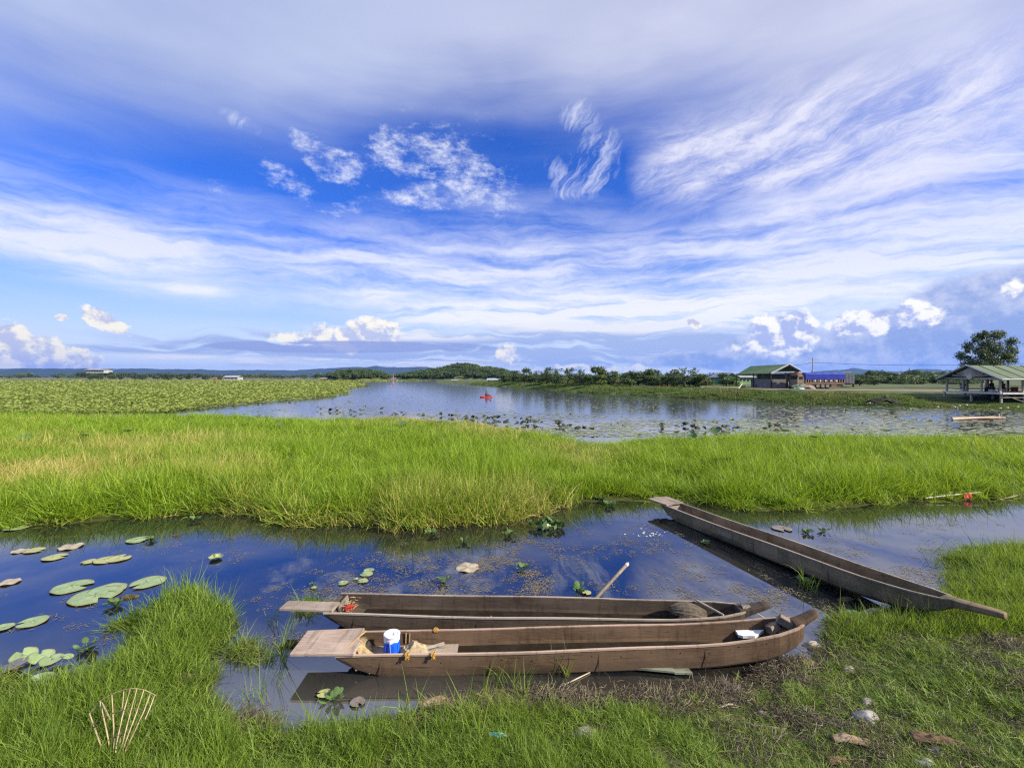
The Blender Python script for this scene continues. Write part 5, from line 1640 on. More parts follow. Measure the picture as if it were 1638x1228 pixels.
for k in range(10):                                      # seams of the roof sheets
    q = MB(); x = px0 + .8 + k * 1.6; q.tube([rel((x, ym - .1, zr - .01)), rel((x, yn - .55, ze - .13))], .03, 4); obj('roof_seam', q, green_tin, pv_)
# gable: boards radiating like a sun
q = MB(); q.add([rel((px0 - .12, yn + .1, ze)), rel((px0 - .12, yf - .1, ze)), rel((px0 - .12, ym, zr - .14)), rel((px0 - .04, yn + .1, ze)), rel((px0 - .04, yf - .1, ze)), rel((px0 - .04, ym, zr - .14))], [(0, 1, 2), (5, 4, 3), (0, 3, 4, 1), (1, 4, 5, 2), (2, 5, 3, 0)])
obj('gable_wall', q, dark_in, pv_)
slat_m = simple('gable_slat', (.72, .62, .48), (.55, .46, .35), .8, 3)
for k in range(17):
    th = pi * (k + .5) / 17; c_, s_ = math.cos(th), math.sin(th); r1 = 9
    # length to the gable edge
    for rr_ in np.linspace(3.2, .5, 60):
        yy = ym + c_ * rr_; zz = ze + .12 + s_ * rr_
        lim = zr - .18 - abs(yy - ym) * (zr - ze) / 3.2
        if zz < lim: r1 = rr_; break
    q = MB(); q.tube([rel((px0 - .17, ym + c_ * .35, ze + .10 + s_ * .30)), rel((px0 - .17, ym + c_ * r1, ze + .12 + s_ * r1))], [.03, .085], 4); obj('gable_slat', q, slat_m, pv_)
q = MB(); q.lathe([(.34, -.03), (.34, .03)], n=16); o = obj('gable_hub', q, white_trim, pv_); o.rotation_euler = (0, R(90), 0); o.location = rel((px0 - .2, ym, ze + .14))
for c_, d_ in (((px0, ym, ze - .06), (.16, 6.3, .16)), ((px0 + 8, yn + .1, ze - .06), (16, .16, .16)), ((px0 + 8, yf - .1, ze - .06), (16, .16, .16))): part_box('beam', pv_, rel(c_), d_, slat_m)
for k in range(7):
    for yy in (yn + .1, yf - .1): part_box('roof_post', pv_, rel((px0 + .1 + k * 2.5, yy, (zd + ze) / 2)), (.17, .17, ze - zd), post_m)
for yy in (ym - 1.1, ym + 1.1): part_box('roof_post', pv_, rel((px0 + .1, yy, (zd + ze) / 2)), (.14, .14, ze - zd), post_m)
part_box('ceiling', pv_, rel((px0 + 8.2, ym, ze + .06)), (16, 6.1, .05), dark_in)
for k in range(26): part_box('deck_plank', pv_, rel((px0 + .2 + k * .62, ym, zd - .05)), (.58, 6.8, .08), slat_m)
part_box('deck_edge', pv_, rel((px0 + 8, yn - .35, zd - .10)), (16.2, .10, .20), white_trim); part_box('deck_edge', pv_, rel((px0 - .12, ym, zd - .10)), (.10, 6.8, .20), white_trim)
for k in range(7):
    for yy in (yn - .1, ym, yf + .1): part_box('stilt', pv_, rel((px0 + k * 2.5, yy, .70)), (.16, .16, 1.7), post_m)
for k in range(6):
    x = px0 + k * 2.5; q = MB(); q.tube([rel((x, yn - .2, .6)), rel((x + 2.3, yn - .2, zd - .2))] if k % 2 else [rel((x, yn - .2, zd - .2)), rel((x + 2.3, yn - .2, .6))], .05, 4); obj('brace', q, post_m, pv_)
    q = MB(); q.tube([rel((x, yn - .2, 1.05)), rel((x + 2.5, yn - .2, 1.05))], .05, 4); obj('cross_bar', q, post_m, pv_)
for zz in (.35, .62):
    part_box('railing', pv_, rel((px0 + 11, yn - .3, zd + zz)), (10, .06, .06), white_trim); part_box('railing', pv_, rel((px0 + 8, yf + .2, zd + zz)), (15, .06, .06), white_trim)
part_box('bench', pv_, rel((px0 + 4, yf - .5, zd + .22)), (7, .4, .08), slat_m)
red_p = simple('red_panel', (.42, .05, .03), (.28, .04, .03), .7, 3)
for k in range(3):
    q = MB(); q.box((0, 0, .25), (.9, .05, .5)); q.box((0, .2, .26), (.9, .4, .05)); q.box((-.4, .3, .13), (.05, .05, .26)); q.box((.4, .3, .13), (.05, .05, .26))
    o = obj('red_bench', q, red_p); o.location = (px0 + 7.2 + k * 2.0, yf - 1.2, zd); tag(o, 'low red bench on the pavilion deck behind the railing', 'bench', 'red benches in the pavilion')


# ---- people: one skinned body each
def body(name, joints, edges, radii, mat, root):
    me = bpy.data.meshes.new(name); me.from_pydata([joints[k] for k in joints], [(list(joints).index(a), list(joints).index(b)) for a, b in edges], [])
    me.materials.append(mat); o = bpy.data.objects.new(name, me); C.objects.link(o); o.parent = root
    sk = o.modifiers.new('skin', 'SKIN'); me.skin_vertices  # layer exists with the modifier
    for i, k in enumerate(joints):
        v = me.skin_vertices[0].data[i]; v.radius = (radii[k], radii[k]); v.use_root = (i == 0)
    sb = o.modifiers.new('sub', 'SUBSURF'); sb.levels = 1; sb.render_levels = 1
    return o


def person(label, loc, rz, pose, shirt, trousers, hair=(.01, .008, .006), scale=1.0, skin=(.22, .12, .07)):
    t = thing('person', label, 'person', loc, rz); t.scale = (scale,) * 3
    sm = simple('skin_tone', skin, tuple(x * .8 for x in skin), .6, 5); cm = simple('cloth_' + label[:12].replace(' ', '_'), shirt, tuple(x * .7 for x in shirt), .85, 8); tm = simple('trousers_' + label[:12].replace(' ', '_'), trousers, tuple(x * .7 for x in trousers), .85, 8)
    sit = pose != 'stand'
    hz0 = .0 if sit else .88
    hip = .12 if sit else .92
    J = {'pelvis': (0, 0, hip), 'belly': (0, .01, hip + .18), 'chest': (0, -.01, hip + .38), 'neck': (0, -.02, hip + .54), 'head': (0, -.05, hip + .63), 'crown': (0, -.05, hip + .74)}
    if pose == 'paddle': hands = ((-.38, -.42, hip + .38), (.40, -.38, hip + .22)); knees = ((-.14, -.45, .28), (.14, -.45, .28)); feet = ((-.14, -.85, .08), (.14, -.85, .08))
    elif pose == 'sit': hands = ((-.20, -.36, hip + .12), (.20, -.36, hip + .12)); knees = ((-.16, -.42, hip + .02), (.16, -.42, hip + .02)); feet = ((-.16, -.46, hip - .40), (.16, -.46, hip - .40))
    else: hands = ((-.27, -.05, .80), (.27, -.05, .80)); knees = ((-.10, -.02, .48), (.10, -.02, .48)); feet = ((-.11, .0, .06), (.11, 0, .06))
    E = [('pelvis', 'belly'), ('belly', 'chest'), ('chest', 'neck'), ('neck', 'head'), ('head', 'crown')]
    Rd = dict(pelvis=.15, belly=.14, chest=.17, neck=.055, head=.10, crown=.085)
    for s, n_ in ((-1, 'l'), (1, 'r')):
        i = 0 if s < 0 else 1
        sh = (.19 * s, -.01, hip + .46); hd = hands[i]; el = tuple((sh[k] + hd[k]) / 2 + (.06 * s if k == 0 else (.03 if k == 1 else -.05)) for k in range(3))
        J.update({'sh' + n_: sh, 'el' + n_: el, 'hd' + n_: hd, 'hp' + n_: (.10 * s, 0, hip - .03), 'kn' + n_: knees[i], 'ft' + n_: feet[i], 'toe' + n_: (feet[i][0], feet[i][1] - .16, feet[i][2] - .03)})
        E += [('chest', 'sh' + n_), ('sh' + n_, 'el' + n_), ('el' + n_, 'hd' + n_), ('pelvis', 'hp' + n_), ('hp' + n_, 'kn' + n_), ('kn' + n_, 'ft' + n_), ('ft' + n_, 'toe' + n_)]
        Rd.update({'sh' + n_: .065, 'el' + n_: .045, 'hd' + n_: .038, 'hp' + n_: .095, 'kn' + n_: .065, 'ft' + n_: .045, 'toe' + n_: .035})
    body('body', J, E, Rd, sm, t)
    # clothes follow the body, slightly larger
    T_ = {k: J[k] for k in ('belly', 'chest', 'shl', 'shr', 'ell', 'elr')}
    T_ = {'pelvis': (J['pelvis'][0], J['pelvis'][1], J['pelvis'][2] + .05), **T_}
    body('shirt', T_, [('pelvis', 'belly'), ('belly', 'chest'), ('chest', 'shl'), ('chest', 'shr'), ('shl', 'ell'), ('shr', 'elr')], dict(pelvis=.17, belly=.165, chest=.195, shl=.085, shr=.085, ell=.065, elr=.065), cm, t)
    T_ = {k: J[k] for k in ('pelvis', 'hpl', 'hpr', 'knl', 'knr', 'ftl', 'ftr')}
    body('trousers', T_, [('pelvis', 'hpl'), ('pelvis', 'hpr'), ('hpl', 'knl'), ('hpr', 'knr'), ('knl', 'ftl'), ('knr', 'ftr')], dict(pelvis=.17, hpl=.12, hpr=.12, knl=.085, knr=.085, ftl=.065, ftr=.065), tm, t)
    q = MB(); q.lathe([(.02, -.02), (.095, .0), (.112, .05), (.10, .10), (.06, .14), (.0, .15)], c=(0, -.035, hip + .66), n=14); obj('hair', q, simple('hair', hair, None, .6, 20), t, True)
    q = MB(); q.lathe([(.004, .03), (.02, .0), (.016, -.02)], c=(0, -.155, hip + .66), n=8); obj('nose', q, sm, t, True)
    return t


person('person sitting on the near side of the pavilion deck in dark clothes, seen in silhouette', (px0 + 1.8, ym - .6, zd + .30), R(200), 'sit', (.02, .02, .025), (.02, .02, .02), scale=1.15)
person('person in dark red sitting low further back in the pavilion', (px0 + 3.9, ym + .2, zd + .28), R(160), 'sit', (.16, .03, .03), (.03, .03, .04))
person('person in grey crouching at the left corner of the pavilion deck', (px0 + .6, ym + 1.6, zd + .28), R(140), 'sit', (.16, .16, .17), (.04, .04, .05))
# stool / mats under them
for x, y in ((px0 + 1.8, ym - .6), (px0 + 3.9, ym + .2), (px0 + .6, ym + 1.6)):
    q = MB(); q.box((0, 0, .13), (.42, .38, .26)); q.box((0, 0, .275), (.46, .42, .03)); o = obj('stool', q, slat_m); o.location = (x, y, zd - .01); tag(o, 'low wooden stool under a seated person in the pavilion', 'stool', 'stools in the pavilion')

# ---- open shelter with the bright green roof beside the truck
sh_ = thing('roofed_shelter', 'open shelter with a bright green gable roof beside the parked truck', 'shelter', (47, 86, 1.3))
def rl(p): return Vector(p) - sh_.location
YA, YB = 80.0, 93.0
obj('roof_slope', roof_slab([rl((47.7, YA - .3, 5.52)), rl((48.0, YB, 5.52)), rl((45.3, YB, 3.95)), rl((44.6, YA - .3, 3.95))], .10), green_roof, sh_)
obj('roof_slope', roof_slab([rl((47.7, YA - .3, 5.52)), rl((48.0, YB, 5.52)), rl((50.4, YB, 4.35)), rl((49.7, YA - .3, 4.35))], .10), green_roof, sh_)
for a_, b_ in (((44.6, YA - .4, 3.93), (47.7, YA - .4, 5.52)), ((47.7, YA - .4, 5.52), (49.8, YA - .4, 4.33))):
    q = MB(); q.tube([rl(a_), rl(b_)], .13, 4); obj('barge_board', q, white_trim, sh_)
for x in (45.0, 47.6): part_box('gable_beam', sh_, rl((x + .8, YA, 4.05)), (2.7, .12, .12), dark_in)
for x, y, z in ((45.0, YB - .4, 3.9), (44.9, YA + 6, 3.9), (44.9, YA + .2, 3.9), (47.4, YA + .1, 4.0)): part_box('post', sh_, rl((x, y, (1.2 + z) / 2)), (.12, .12, z - 1.2), dark_in)
for y in (YA + .1, YB - .4): part_box('concrete_pillar', sh_, rl((49.3, y, 2.75)), (.55, .4, 3.1), concrete)
part_box('back_wall', sh_, rl((49.6, 86.5, 2.6)), (.12, 12.4, 2.7), simple('tan_wall', (.30, .25, .19), (.20, .17, .13), .9, 1.5))
for k in range(5): part_box('wall_board', sh_, rl((45.05, YA + 6 - 2.9, 1.45 + k * .33)), (.06, 5.7, .29), grey_board)
for k in range(5): part_box('wall_board', sh_, rl((46.2, YA + .05, 1.45 + k * .33)), (2.3, .06, .29), grey_board)
for k in range(4): part_box('fence_stake', sh_, rl((48.0 + .0 * k, YA + .3 + k * 1.4, 1.9)), (.10, .10, 1.3), post_m)
part_box('counter', sh_, rl((47.3, 88, 2.1)), (.6, 6, 1.5), grey_board)
part_box('floor_slab', sh_, rl((47.1, 86.5, 1.30)), (5.4, 13.4, .12), concrete)
# heap, tarpaulin and pale sack by the shelter
crumple('soil_heap', 'grey mound of soil and rubble in front of the shelter', 'mound', (48.3, 77.0, 1.2), (4.2, 2.4, 1.25), simple('grey_soil', (.25, .21, .17), (.15, .13, .11), .95, 4), 8, rough=.2)
crumple('green_tarpaulin', 'crumpled dark green tarpaulin beside the soil mound', 'tarpaulin', (46.6, 75.6, 1.15), (2.4, 1.4, .95), simple('green_cloth', (.06, .16, .08), (.03, .09, .05), .7, 6), 9)
crumple('white_sack', 'pale sack leaning on the green tarpaulin by the shelter', 'sack', (46.9, 75.0, 1.15), (1.3, .7, .5), simple('pale_sack', (.55, .57, .58), (.4, .4, .42), .8, 8), 10)
crumple('black_heap', 'black heap of burnt waste on the grassy embankment', 'heap', (P(1412, 642, .7)[0], P(1412, 642, .7)[1], .45), (3.4, 1.6, .95), simple('black_ash', (.012, .011, .01), (.03, .027, .024), .95, 6), 11)

# ---- little motor scooter by the shelter
sct = thing('motor_scooter', 'white motor scooter parked under the left end of the green roofed shelter', 'scooter', (45.6, 84.8, 1.36), R(160))
wh = simple('white_paint', (.75, .75, .75), (.65, .65, .66), .4, 4); rub = simple('rubber', (.02, .02, .02), (.03, .03, .03), .8, 10)
for x in (-.62, .62):
    q = MB(); q.tube([(x + .25 * math.cos(a_), 0, .27 + .25 * math.sin(a_)) for a_ in np.linspace(0, 2 * pi, 17)], .05, 6, False); q.tube([(x, -.06, .27), (x, .06, .27)], .06, 8); obj('wheel', q, rub, sct)
q = MB(); q.loft([[(.30, -.20, .35), (.30, .20, .35), (.42, .18, .95), (.42, -.18, .95)], [(.42, -.16, .35), (.42, .16, .35), (.52, .14, .98), (.52, -.14, .98)]]); q.box((0, 0, .33), (.7, .28, .08)); q.box((-.45, 0, .55), (.75, .28, .35), None, .8); obj('fairing', q, wh, sct)
q = MB(); q.box((-.35, 0, .80), (.72, .26, .12), None, .85); obj('saddle', q, rub, sct)
q = MB(); q.tube([(.45, 0, .9), (.40, 0, 1.08)], .03, 6); q.tube([(.40, -.32, 1.08), (.40, .32, 1.08)], .02, 6); obj('handlebar', q, rub, sct)

# ---- loaded truck with blue tarpaulin
tk = thing('truck', 'long five axle truck with a blue tarpaulin over brown slatted sides on the dirt road', 'truck', (54.9, 77.6, 1.34), R(-3))
brown = simple('truck_brown', (.26, .15, .09), (.16, .095, .06), .7, 3); slat_d = simple('truck_dark', (.10, .05, .035), (.06, .035, .03), .8, 3)
bluet = simple('blue_tarp', (.020, .050, .40), (.012, .032, .27), .55, 1.5, .6, .05)
tan_p = simple('truck_tan', (.30, .24, .16), (.20, .16, .10), .6, 3); glass_d = simple('dark_glass', (.02, .025, .03), (.03, .035, .04), .1, 3, 0, spec=.8)
Lb = 6.3       # body length; truck points to -x
part_box('chassis', tk, (-3.6, 0, .60), (7.5, .9, .22), slat_d)
part_box('cargo_bed', tk, (-3.0, 0, .84), (Lb, 2.3, .12), brown)
for s in (-1, 1):
    part_box('side_rail', tk, (-3.0, s * 1.14, .98), (Lb, .06, .14), tan_p); part_box('side_rail', tk, (-3.0, s * 1.14, 1.62), (Lb, .06, .10), brown)
    part_box('side_panel', tk, (-3.0, s * 1.10, 1.30), (Lb, .04, .62), slat_d)
    for k in range(17): part_box('slat', tk, (-6.05 + k * .385, s * 1.15, 1.30), (.17, .06, .60), brown)
    for k in range(5): q = MB(); q.lathe([(.16, -.01), (.16, .02), (.0, .03)], n=10); o = obj('painted_disc', q, white_trim, tk); o.location = (-4.6 + k * .85, s * 1.19, 1.35); o.rotation_euler = (R(90) * -s * -1, 0, 0)
# tarp: rounded top, slightly sagging between hoops
q = MB(); rings = []
for i in range(19):
    x = -6.15 + i * .35; sg = .035 * math.sin(i * pi / 2.0) ; rings.append([(x, -1.20, 1.60 + .02 * math.sin(i)), (x, -1.21, 2.46 + sg * .6), (x, -1.14, 2.60 + sg), (x, -.6, 2.70 + sg), (x, .6, 2.70 + sg), (x, 1.14, 2.60 + sg), (x, 1.21, 2.46 + sg * .6), (x, 1.20, 1.60)])
q.loft(rings); obj('tarpaulin', q, bluet, tk)
cab = obj('cab', MB().loft([[(-7.35, -1.10, .55), (-6.3, -1.10, .55), (-6.3, 1.10, .55), (-7.35, 1.10, .55)], [(-7.45, -1.12, 1.45), (-6.3, -1.12, 1.45), (-6.3, 1.12, 1.45), (-7.45, 1.12, 1.45)], [(-7.25, -1.08, 2.25), (-6.3, -1.08, 2.30), (-6.3, 1.08, 2.30), (-7.25, 1.08, 2.25)]]), tan_p, tk)
part_box('sun_board', tk, (-7.0, 0, 2.50), (.75, 2.1, .42), simple('orange_board', (.42, .19, .09), (.26, .12, .07), .7, 4))
for s in (-1, 1): part_box('side_window', tk, (-6.85, s * 1.115, 1.80), (.62, .03, .50), glass_d)
part_box('windscreen', tk, (-7.37, 0, 1.85), (.04, 1.9, .60), glass_d, Matrix.Rotation(R(10), 3, 'Y')); part_box('bumper', tk, (-7.55, 0, .60), (.18, 2.3, .28), tan_p)
for x in (-6.85, -5.75, -4.15, -3.35, -2.6):
    for s in (-1, 1):
        q = MB(); q.lathe([(.30, -.14), (.44, -.12), (.47, -.06), (.47, .06), (.44, .12), (.30, .14)], n=18); w = obj('wheel', q, rub, tk, True); w.location = (x, s * .98, .47); w.rotation_euler = (R(90), 0, 0)
        q = MB(); q.lathe([(.27, -.145), (.27, .145), (.10, .16)], n=12); obj('rim', q, tan_p, w)
for s in (-1, 1): part_box('mudguard', tk, (-4.9, s * 1.05, .55), (.5, .3, .3), slat_d); part_box('fuel_tank', tk, (-1.5, s * .9, .55), (.9, .4, .45), brown)
part_box('tail_board', tk, (.18, 0, 1.2), (.06, 2.2, .8), brown)

# ---- second lorry seen from behind, rounded canvas
t2 = thing('lorry', 'tall lorry with rounded pale canvas cover, seen from behind, right of the blue one', 'lorry', (1356 / 1 * 0 + (1355.5 - 819) / F * 92, 92, 1.33), R(-36))
canv = simple('canvas', (.70, .62, .50), (.52, .45, .36), .85, 2.0, .5, .03, stretch=(3, 3, .6))
q = MB(); rings = []
for i in range(9):
    y = .0 + i * .8; g_ = .03 * (i % 2); rings.append([(-1.12, y, .75), (-1.16, y, 1.9 + g_), (-1.06, y, 2.5), (-.68, y, 2.92 + g_), (0, y, 3.05 + g_), (.68, y, 2.92 + g_), (1.06, y, 2.5), (1.16, y, 1.9), (1.12, y, .75)])
q.loft(rings); obj('canvas_cover', q, canv, t2)
for k in range(4): q = MB(); x = -.8 + k * .53; q.tube([(x, -.03, .8), (x * .95, -.04, 2.7 - abs(x) * .25)], .03, 4); obj('canvas_seam', q, simple('canvas_dark', (.30, .25, .2), None, .9), t2)
part_box('tail_bumper', t2, (0, -.1, .62), (2.3, .25, .26), simple('orange_bumper', (.48, .25, .12), (.33, .17, .09), .7, 4)); part_box('chassis', t2, (0, 3.2, .62), (.9, 7.0, .25), slat_d)
for s in (-1, 1):
    part_box('tail_lamp', t2, (s * .9, -.25, .65), (.22, .05, .12), red_p)
    for y in (.8, 1.9, 5.6):
        q = MB(); q.lathe([(.30, -.14), (.44, -.12), (.47, 0), (.44, .12), (.30, .14)], n=16); w = obj('wheel', q, rub, t2, True); w.location = (s * .95, y, .47); w.rotation_euler = (0, R(90), 0)
obj('cab', MB().box((0, 7.2, 1.55), (2.2, 1.4, 1.9), None, .93), tan_p, t2)


# ---- power poles and wires
def pole_at(px, Y, ztop, base, label, arms=1):
    t = thing('power_pole', label, 'power pole', tuple(at(px, Y, base)))
    q = MB(); q.tube([(0, 0, -.3), (0, 0, ztop - base)], [.13, .08], 8); obj('mast', q, concrete, t)
    for k in range(arms):
        z = ztop - base - .35 - k * .7
        part_box('crossarm', t, (0, 0, z), (1.7, .10, .10), concrete)
        for x in (-.75, .75):
            q = MB(); q.lathe([(.03, 0), (.07, .05), (.05, .12), (.07, .18), (.02, .24)], c=(x, 0, z + .05), n=8); obj('insulator', q, white_trim, t)
    q = MB(); q.lathe([(.03, 0), (.07, .05), (.05, .12), (.02, .24)], c=(0, 0, ztop - base), n=8); obj('insulator', q, white_trim, t)
    return t


pole_at(1300, 96, zat(572, 96), 1.3, 'tall thin power pole rising above the truck', 2)
wm = simple('wire', (.05, .06, .09), None, .6)
for k, (p0, p1, sag, lb) in enumerate(((at(1250, 100, zat(585.5, 100)), at(1300, 96, zat(580, 96)), .15, 'wire running left from the pole above the truck'),
                                  (at(1300, 96, zat(579.5, 96)), at(1650, 75, zat(581, 75)), .45, 'upper wire running right from the pole towards the pavilion'),
                                  )):
    pts = [p0.lerp(p1, u) - Vector((0, 0, sag * 4 * u * (1 - u))) for u in np.linspace(0, 1, 14)]
    q = MB(); q.tube(pts, .03, 4); tag(obj('power_line', q, wm), lb, 'wire')

# ---- leaning bamboo pole and thin horizontal rail at the bank
q = MB(); a = Vector(P(1169, 636, .0)); b = at(1187, a.y + 4.5, zat(614, a.y + 4.5)); q.tube([a - Vector((0, 0, .2)), b], .075, 6)
tag(obj('bamboo_pole', q, simple('bamboo_pale', (.55, .50, .38), (.42, .38, .28), .6, 3)), 'pale bamboo pole leaning from the water up the bank', 'pole')
q = MB(); q.tube([at(1120, 84, zat(618.3, 84)), at(1150, 83, zat(618.5, 83)), at(1182, 82, zat(619.2, 82))], .08, 6)
for px in (1124, 1150, 1178): q.tube([at(px, 83, .9), at(px, 83, zat(618.6, 83))], .06, 5)
tag(obj('bamboo_rail', q, MATS['bamboo_pale']), 'low horizontal bamboo rail on top of the bank left of the shelter', 'rail')
# bamboo raft near the right edge of the lake
rf = thing('bamboo_raft', 'pale bamboo raft lying among the leaves below the pavilion', 'raft', tuple(P(1560, 669, .06)), R(12))
for k in range(4): q = MB(); q.tube([(-2.7 + .2 * k, -.3 + k * .16, .02 * k), (0, -.28 + k * .15, .06), (2.6 - .15 * k, -.3 + k * .17, .03)], .055, 6); obj('bamboo_stem', q, simple('raft_bamboo', (.50, .36, .24), (.36, .25, .16), .7, 3), rf)
q = MB(); q.tube([(2.35, -.05, -.05), (2.4, -.02, .35)], .05, 5); obj('peg', q, MATS['raft_bamboo'], rf)
# pale blossoms scattered at the foot of the bank
for i, (px, py) in enumerate(((1527, 652), (1535, 650), (1546, 649), (1600, 654), (1612, 653.5), (1628, 652), (1391, 645.5), (1606, 719), (1500, 652))):
    p = P(px, py, .25); q = MB(); q.lathe([(.02, 0), (.08, .05), (.10, .11), (.06, .14), (.02, .09)], n=8); o = obj('lotus_flower', q, simple('petal_white', (.75, .74, .66), (.65, .6, .5), .6, 5), None, True); o.location = tuple(p)
    tag(o, 'small pale lotus flower at the foot of the bank' if i != 7 else 'single pale lotus flower in the marsh grass at the right edge', 'flower', 'pale lotus flowers' if i != 7 else None)


# ---- kayaker
kyp = P(778, 635.5, .0)
ky = thing('kayak', 'small red kayak on the open lake', 'kayak', (kyp[0], kyp[1], .0), R(12))
red_k = simple('red_hull', (.65, .06, .03), (.48, .04, .025), .35, 3, .0, spec=.5)
rings = []
for i in range(13):
    u = i / 12 * 2 - 1; w = .34 * (1 - abs(u) ** 2.2) + .01; zt = .20 + .14 * abs(u) ** 2.5; rings.append([(u * 1.35, -w, zt - .04), (u * 1.35, -w * .6, -.08 + .2 * abs(u) ** 3), (u * 1.35, w * .6, -.08 + .2 * abs(u) ** 3), (u * 1.35, w, zt - .04), (u * 1.35, 0, zt + .05)])
obj('hull', MB().loft(rings), red_k, ky, True)
q = MB(); q.tube([(.32 * math.cos(a_), .22 * math.sin(a_), .24) for a_ in np.linspace(0, 2 * pi, 15)], .035, 6, False); obj('cockpit_rim', q, rub, ky)
q = MB(); q.tube([(.32, -.95, .35), (.36, .0, .62), (.40, .85, .90)], .025, 6); pd = obj('shaft', q, rub)
pd.location = (0, 0, 0)
pdt = thing('paddle', 'double paddle held across the red kayak', 'paddle', (kyp[0], kyp[1], 0), R(12)); pd.parent = pdt
for x, y, z in ((.30, -1.10, .29), (.41, 1.0, .96)): q = MB(); q.box((x, y, z), (.05, .40, .18), None, .8); obj('blade', q, red_k, pdt)
person('person in a red top paddling the kayak in a dark cap', (kyp[0] - .05, kyp[1], .10), R(102), 'paddle', (.50, .05, .03), (.05, .05, .07))

for o_ in (ky, pdt): o_.scale = (.8,) * 3
# red marker float with a flag further up the lake
fl = thing('marker_flag', 'pinkish red flag on a thin mast standing far up the lake', 'flag', tuple(at(629, 250, .0)))
q = MB(); q.tube([(0, 0, -.3), (0, 0, 5.2)], [.12, .06], 6); obj('mast', q, concrete, fl)
q = MB(); q.add([(-.9, 0, .9), (.9, 0, .9), (0, 0, 4.6), (-.9, .06, .9), (.9, .06, .9), (0, .06, 4.6)], [(0, 1, 2), (5, 4, 3), (0, 3, 4, 1), (1, 4, 5, 2), (2, 5, 3, 0)]); obj('pennant', q, simple('faded_red', (.50, .20, .20), (.36, .14, .14), .8, 1.0), fl)


# ---- houses
def house(label, px0_, px1_, Y, py_base, py_eave, py_ridge, wall, roofm, nwin=4, depth=6, base=None, gable=False, winm=None):
    z0 = zat(py_base, Y) if base is None else base; ze_ = zat(py_eave, Y); zr_ = zat(py_ridge, Y)
    x0, x1 = (px0_ - 819) / F * Y, (px1_ - 819) / F * Y; cx_ = (x0 + x1) / 2; w = x1 - x0
    t = thing('house', label, 'house', (cx_, Y + depth / 2, z0 - .4))
    hh = ze_ - z0 + .4
    part_box('wall', t, (0, 0, hh / 2), (w, depth, hh), wall)
    o_ = w * .04 + .2
    dz = zr_ - z0 + .4
    if gable:
        obj('roof', roof_slab([(0, -depth / 2 - o_, dz), (0, depth / 2 + o_, dz), (-w / 2 - o_, depth / 2 + o_, hh), (-w / 2 - o_, -depth / 2 - o_, hh)], .12), roofm, t); obj('roof', roof_slab([(0, -depth / 2 - o_, dz), (0, depth / 2 + o_, dz), (w / 2 + o_, depth / 2 + o_, hh), (w / 2 + o_, -depth / 2 - o_, hh)], .12), roofm, t)
        q = MB(); q.add([(-w / 2, -depth / 2, hh), (w / 2, -depth / 2, hh), (0, -depth / 2, dz - .1), (-w / 2, -depth / 2 + .1, hh), (w / 2, -depth / 2 + .1, hh), (0, -depth / 2 + .1, dz - .1)], [(0, 1, 2), (5, 4, 3), (0, 3, 4, 1), (1, 4, 5, 2), (2, 5, 3, 0)]); obj('gable', q, wall, t)
    else:
        obj('roof', roof_slab([(-w / 2 - o_, 0, dz), (w / 2 + o_, 0, dz), (w / 2 + o_, -depth / 2 - o_, hh), (-w / 2 - o_, -depth / 2 - o_, hh)], .12), roofm, t); obj('roof', roof_slab([(-w / 2 - o_, 0, dz), (w / 2 + o_, 0, dz), (w / 2 + o_, depth / 2 + o_, hh), (-w / 2 - o_, depth / 2 + o_, hh)], .12), roofm, t)
    for k in range(nwin):
        x = -w / 2 + w * (k + .5) / nwin; f = part_box('window', t, (x, -depth / 2 - .03, hh * .62), (w / nwin * .42, .08, hh * .30), winm or dark_in)
    return t


white_w = simple('white_wall', (.36, .36, .36), (.28, .28, .28), .85, .5); pink_w = simple('salmon_wall', (.48, .22, .15), (.38, .17, .12), .85, .5)
orange_w = simple('orange_wall', (.34, .17, .12), (.26, .13, .09), .85, .5); tanr = simple('tan_roof', (.34, .24, .18), (.24, .18, .13), .85, .4); bluegrey = simple('bluegrey_roof', (.34, .40, .48), (.26, .30, .36), .6, .4)
house('long white building standing above the trees on the far left', 137, 166, 400, 596, 591.5, 590, white_w, white_w, 7, 9)
house('low white building with a reddish base right of the far left trees', 358, 380, 390, 607, 603.2, 600.6, white_w, white_w, 4, 8)
house('small hut just left of the low white building', 339, 346, 395, 606.6, 604.6, 603.6, pink_w, tanr, 1, 4)
house('small tan roofed house in front of the nearer wooded hill', 512, 522, 380, 608, 605.8, 603.9, tanr, tanr, 2, 5)
house('tiny house beside the tan roofed one at the lake edge', 525, 531, 385, 608.4, 606.6, 605.2, white_w, tanr, 1, 4)
house('salmon walled house with a blue grey roof at the lake edge', 780, 800, 210, 611.5, 607.6, 604.9, pink_w, bluegrey, 5, 5)
house('tiny white house at the foot of the larger hill', 722, 731, 300, 609.3, 607.8, 606.8, white_w, bluegrey, 2, 4)
house('salmon red house half hidden by the bank trees', 1052, 1080, 104, 613.0, 607.6, 604.0, orange_w, tanr, 5, 6)
house('grey roofed hut left of the salmon house', 966, 988, 118, 612.0, 608.0, 605.6, pink_w, tanr, 3, 5)
house('green fronted house with a steep pale gable left of the shelter', 1158, 1182, 112, 615, 603.2, 595.5, simple('green_wall', (.14, .28, .12), (.10, .20, .09), .8, .5), tin, 1, 8, gable=True)
house('long low white roofed barn behind the green fronted house', 1176, 1212, 124, 613, 603.0, 600.8, simple('pale_green_wall', (.24, .38, .18), (.18, .28, .14), .8, .5), white_w, 6, 8)

